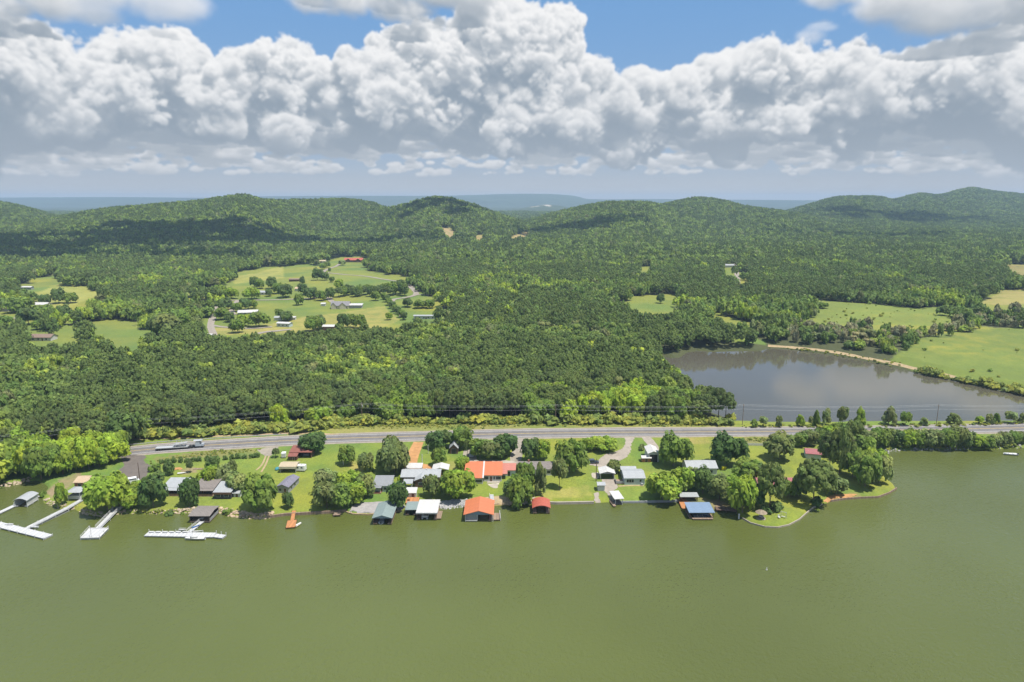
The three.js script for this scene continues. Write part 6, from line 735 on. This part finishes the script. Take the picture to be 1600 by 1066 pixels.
far('barn', 'bright white-roofed barn between dark trees on the left', 60, 481, { short: 'the bright white-roofed barn', w: 15, d: 8, h: 3, rise: 1.6, kind: 'x', wall: K.white, roof: K.rWhite, category: 'barn' });
far('barn', 'pale barn at the left edge of the valley', 2, 487, { short: 'the pale left-edge barn', w: 13, d: 8, h: 3, rise: 1.6, kind: 'x', wall: K.grey, roof: K.rCream, category: 'barn' });
far('barn', 'long low white shed in the far left pasture', 38, 452.5, { short: 'the far left shed', w: 15, d: 5, h: 2.6, rise: 0.8, kind: 'x', wall: K.grey, roof: K.rWhite, category: 'barn' });
far('farmhouse', 'house with orange-tan roof in the trees above the farm lane', 470, 455, { short: 'the orange-tan roofed house', w: 13, d: 7, h: 2.8, rise: 1.4, kind: 'x', wall: K.white, roof: K.rTan });
far('farmhouse', 'blue-grey roofed house among trees left of the farm lane gate', 500, 466, { short: 'the blue-grey roofed house', w: 15, d: 8, h: 2.8, rise: 1.6, kind: 'x', wall: K.cream, roof: K.sViolet });
far('shed', 'brown hay shed high in the left of the pasture', 459, 440, { short: 'the hay shed', w: 12, d: 6, h: 2.6, rise: 0.8, kind: 'x', wall: K.brown, roof: K.sBrown, category: 'shed' });
far('shed', 'pale metal roof among the pines in front of the farmhouse', 513, 518, { short: 'the pale metal roof', w: 9, d: 6, h: 4, rise: 1, kind: 'x', wall: K.brown, roof: K.rWhite, category: 'shed' });
far('shed', 'low white roof by the lane fork at the wood edge', 322, 529, { short: 'the lane fork shed', w: 8, d: 5, h: 2.6, rise: 0.6, kind: 'x', wall: K.white, roof: K.rWhite, category: 'shed' });
far('barn', 'small red barn in the narrow meadow among the woods', 816, 446, { short: 'the red barn', w: 9, d: 6, h: 3, rise: 1.4, kind: 'x', wall: K.brick, roof: K.rWhite, category: 'barn' });
far('church', 'white low building at the left of the graveyard meadow', 950, 470, { short: 'the graveyard building', w: 15, d: 8, h: 3, rise: 1.6, kind: 'x', wall: K.white, roof: K.rLight, windows: [-4, 0, 4].map((x) => ['f', x, 0.9, 1.2, 1.4]), category: 'building' });
far('cottage', 'pale cottage beside the straight gravel road among the woods', 1140, 418, { short: 'the gravel road cottage', w: 14, d: 8, h: 3, rise: 1.6, kind: 'x', wall: K.white, roof: K.rLight });
plantAll([
  [D, 345, 464, 14, 8, 'mid', ''], [D, 362, 467, 12, 7, 'fresh', ''], [D, 352, 484, 11, 7, 'dark', ''], [D, 347, 500, 11, 6, 'mid', ''], [D, 359, 503, 9, 5, 'dark', ''], [D, 398, 449, 13, 6, 'dark', ''], [D, 393, 468, 13, 8, 'fresh', 'round'], [D, 406, 451, 11, 6, 'mid', ''], [D, 424, 451, 14, 7, 'dark', ''], [D, 446, 465, 15, 8, 'dark', 'big'], [D, 434, 459, 12, 6, 'mid', ''],
  [D, 372, 520, 12, 6, 'mid', 'round'], [D, 383, 510, 11, 6, 'fresh', ''], [D, 405, 511, 13, 8, 'mid', 'round'], [D, 383, 484, 11, 6, 'dark', ''], [D, 371, 487, 9, 5, 'mid', ''], [D, 396, 482, 9, 5, 'mid', ''], [D, 420, 463, 8, 4, 'dark', ''],
  [D, 467, 477, 12, 5, 'mid', ''], [D, 474, 461, 13, 6, 'dark', ''], [D, 486, 468, 13, 7, 'dark', ''], [D, 502, 470, 11, 6, 'mid', ''], [D, 516, 468, 13, 6, 'dark', ''], [D, 447, 502, 9, 6, 'dark', ''], [D, 437, 496, 8, 4, 'mid', ''], [D, 473, 445, 10, 3, 'dark', ''],
  [D, 496, 438, 15, 7, 'dark', ''], [D, 508, 438, 11, 6, 'dark', ''], [D, 519, 441, 7, 4, 'mid', ''], [D, 504, 421, 9, 5, 'mid', ''], [D, 511, 418, 9, 5, 'mid', ''], [D, 535, 415, 9, 6, 'pale', ''], [D, 515, 425, 6, 2.6, 'dark', ''], [D, 495, 415, 9, 5, 'olive', ''], [D, 530, 452, 12, 6, 'fresh', ''],
  ...Array.from({ length: 17 }, (_, i) => [i % 3 ? D : N, 529 + i * 6.4 + (i % 2), 464.5 - (i % 4) * 1.2 - i * 0.12, i > 12 ? 15 : 10 + (i % 3), i > 12 ? 6.5 : 4.8, i % 3 ? ['dark', 'mid'][i % 2] : 'pine', 'farm lane']),
  [D, 587, 470, 10, 4.5, 'mid', ''], ...[[600, 468], [604, 472], [608, 477], [613, 482], [617, 487], [622, 491], [627, 496], [632, 500]].map(([x, y], i) => [D, x, y, 7, 3.6, ['mid', 'dark'][i % 2], 'hedge']), [D, 640, 444, 8, 3.5, 'mid', ''], [D, 637, 480, 9, 4.6, 'dark', ''], [D, 655, 482, 8.5, 5, 'mid', ''], [D, 662, 481, 7, 4, 'dark', ''], [D, 672, 482, 9, 5, 'mid', ''], [D, 685, 488, 6, 2.6, 'dark', ''], [D, 608, 500, 7, 3.4, 'fresh', ''],
  [D, 490, 518, 13, 7, 'mid', ''], [D, 500, 514, 11, 6, 'dark', ''], [D, 537, 514, 13, 5, 'dark', ''], [D, 547, 512, 12, 5, 'mid', ''], [D, 562, 513, 12, 5, 'mid', ''],
  [D, 15, 452, 13, 10, 'mid', ''], [D, 70, 476, 10, 6, 'dark', ''], [D, 92, 474, 15, 7, 'dark', ''], [D, 110, 474, 11, 7, 'mid', ''], [D, 28, 488, 14, 11, 'mid', 'broad'], [D, 70, 499, 13, 9, 'mid', 'broad'], [D, 45, 508, 15, 8, 'dark', ''], [D, 80, 526, 15, 5.5, 'dark', ''], [D, 62, 515, 8, 6, 'mid', ''], [D, 30, 514, 7, 6, 'mid', ''], [D, 260, 524, 18, 11, 'olive', 'huge'], [D, 282, 516, 18, 10, 'mid', 'huge'], [D, 245, 522, 14, 8, 'dark', ''], [D, 306, 512, 9, 6, 'olive', ''], [D, 5, 516, 12, 8, 'mid', ''], [D, 18, 524, 10, 7, 'fresh', ''], [D, 100, 498, 12, 7, 'dark', ''], [D, 92, 508, 9, 5, 'mid', ''], [D, 50, 500, 8, 4, 'olive', ''], [D, 1032, 474, 10, 4, 'dark', ''], [D, 1163, 438, 10, 6, 'mid', ''], [D, 1285, 482, 6, 5, 'mid', ''],
], VM, 'trees in the valley fields');

// ---------- fair-weather clouds overhead, whose shadows lie on the hills ----------
{
  const R = rng(616), mat = std({ color: C(0.92, 0.92, 0.92), roughness: 1 });
  const over = (px, py, w, d, alt) => { const g = G(px, py), k = (alt - g.y) / SUN.y, c = V(g.x + SUN.x * k, alt, g.z + SUN.z * k), list = []; for (let i = 0; i < 34; i++) { const s = new THREE.IcosahedronGeometry(1, 2), p = s.attributes.position, a = R() * 6.28, q = Math.sqrt(R()), r = 0.08 + 0.26 * R() * (1.1 - q); for (let j = 0; j < p.count; j++) { const n = 0.7 + 0.6 * n3(p.getX(j) * 2 + i * 7, p.getY(j) * 2 + 30, p.getZ(j) * 2); p.setXYZ(j, (Math.cos(a) * q * 0.95 + p.getX(j) * r * n) * w, Math.max(-0.12, p.getY(j) * n) * 0.22 * Math.min(w, d) * (1 - q * 0.4), (Math.sin(a) * q * 0.95 + p.getZ(j) * r * n) * d); } s.deleteAttribute('uv'); list.push(s); } const m = mergeGeometries(list); m.computeVertexNormals(); const o = new THREE.Mesh(m, mat); o.position.copy(c); finish(o, numbered('cloud'), null, null, null, 'structure'); };
  for (const a of [[60, 385, 420, 170, 1050], [230, 378, 380, 150, 1080], [380, 372, 240, 130, 1050], [130, 408, 330, 90, 1000], [610, 385, 170, 70, 1040], [890, 362, 190, 90, 1100], [1330, 376, 240, 80, 1150], [1330, 335, 330, 200, 1250], [1450, 345, 260, 160, 1250], [680, 325, 150, 120, 1250]]) over(...a);
}
console.log('all', Date.now() - t0);
renderer.render(scene, camera);
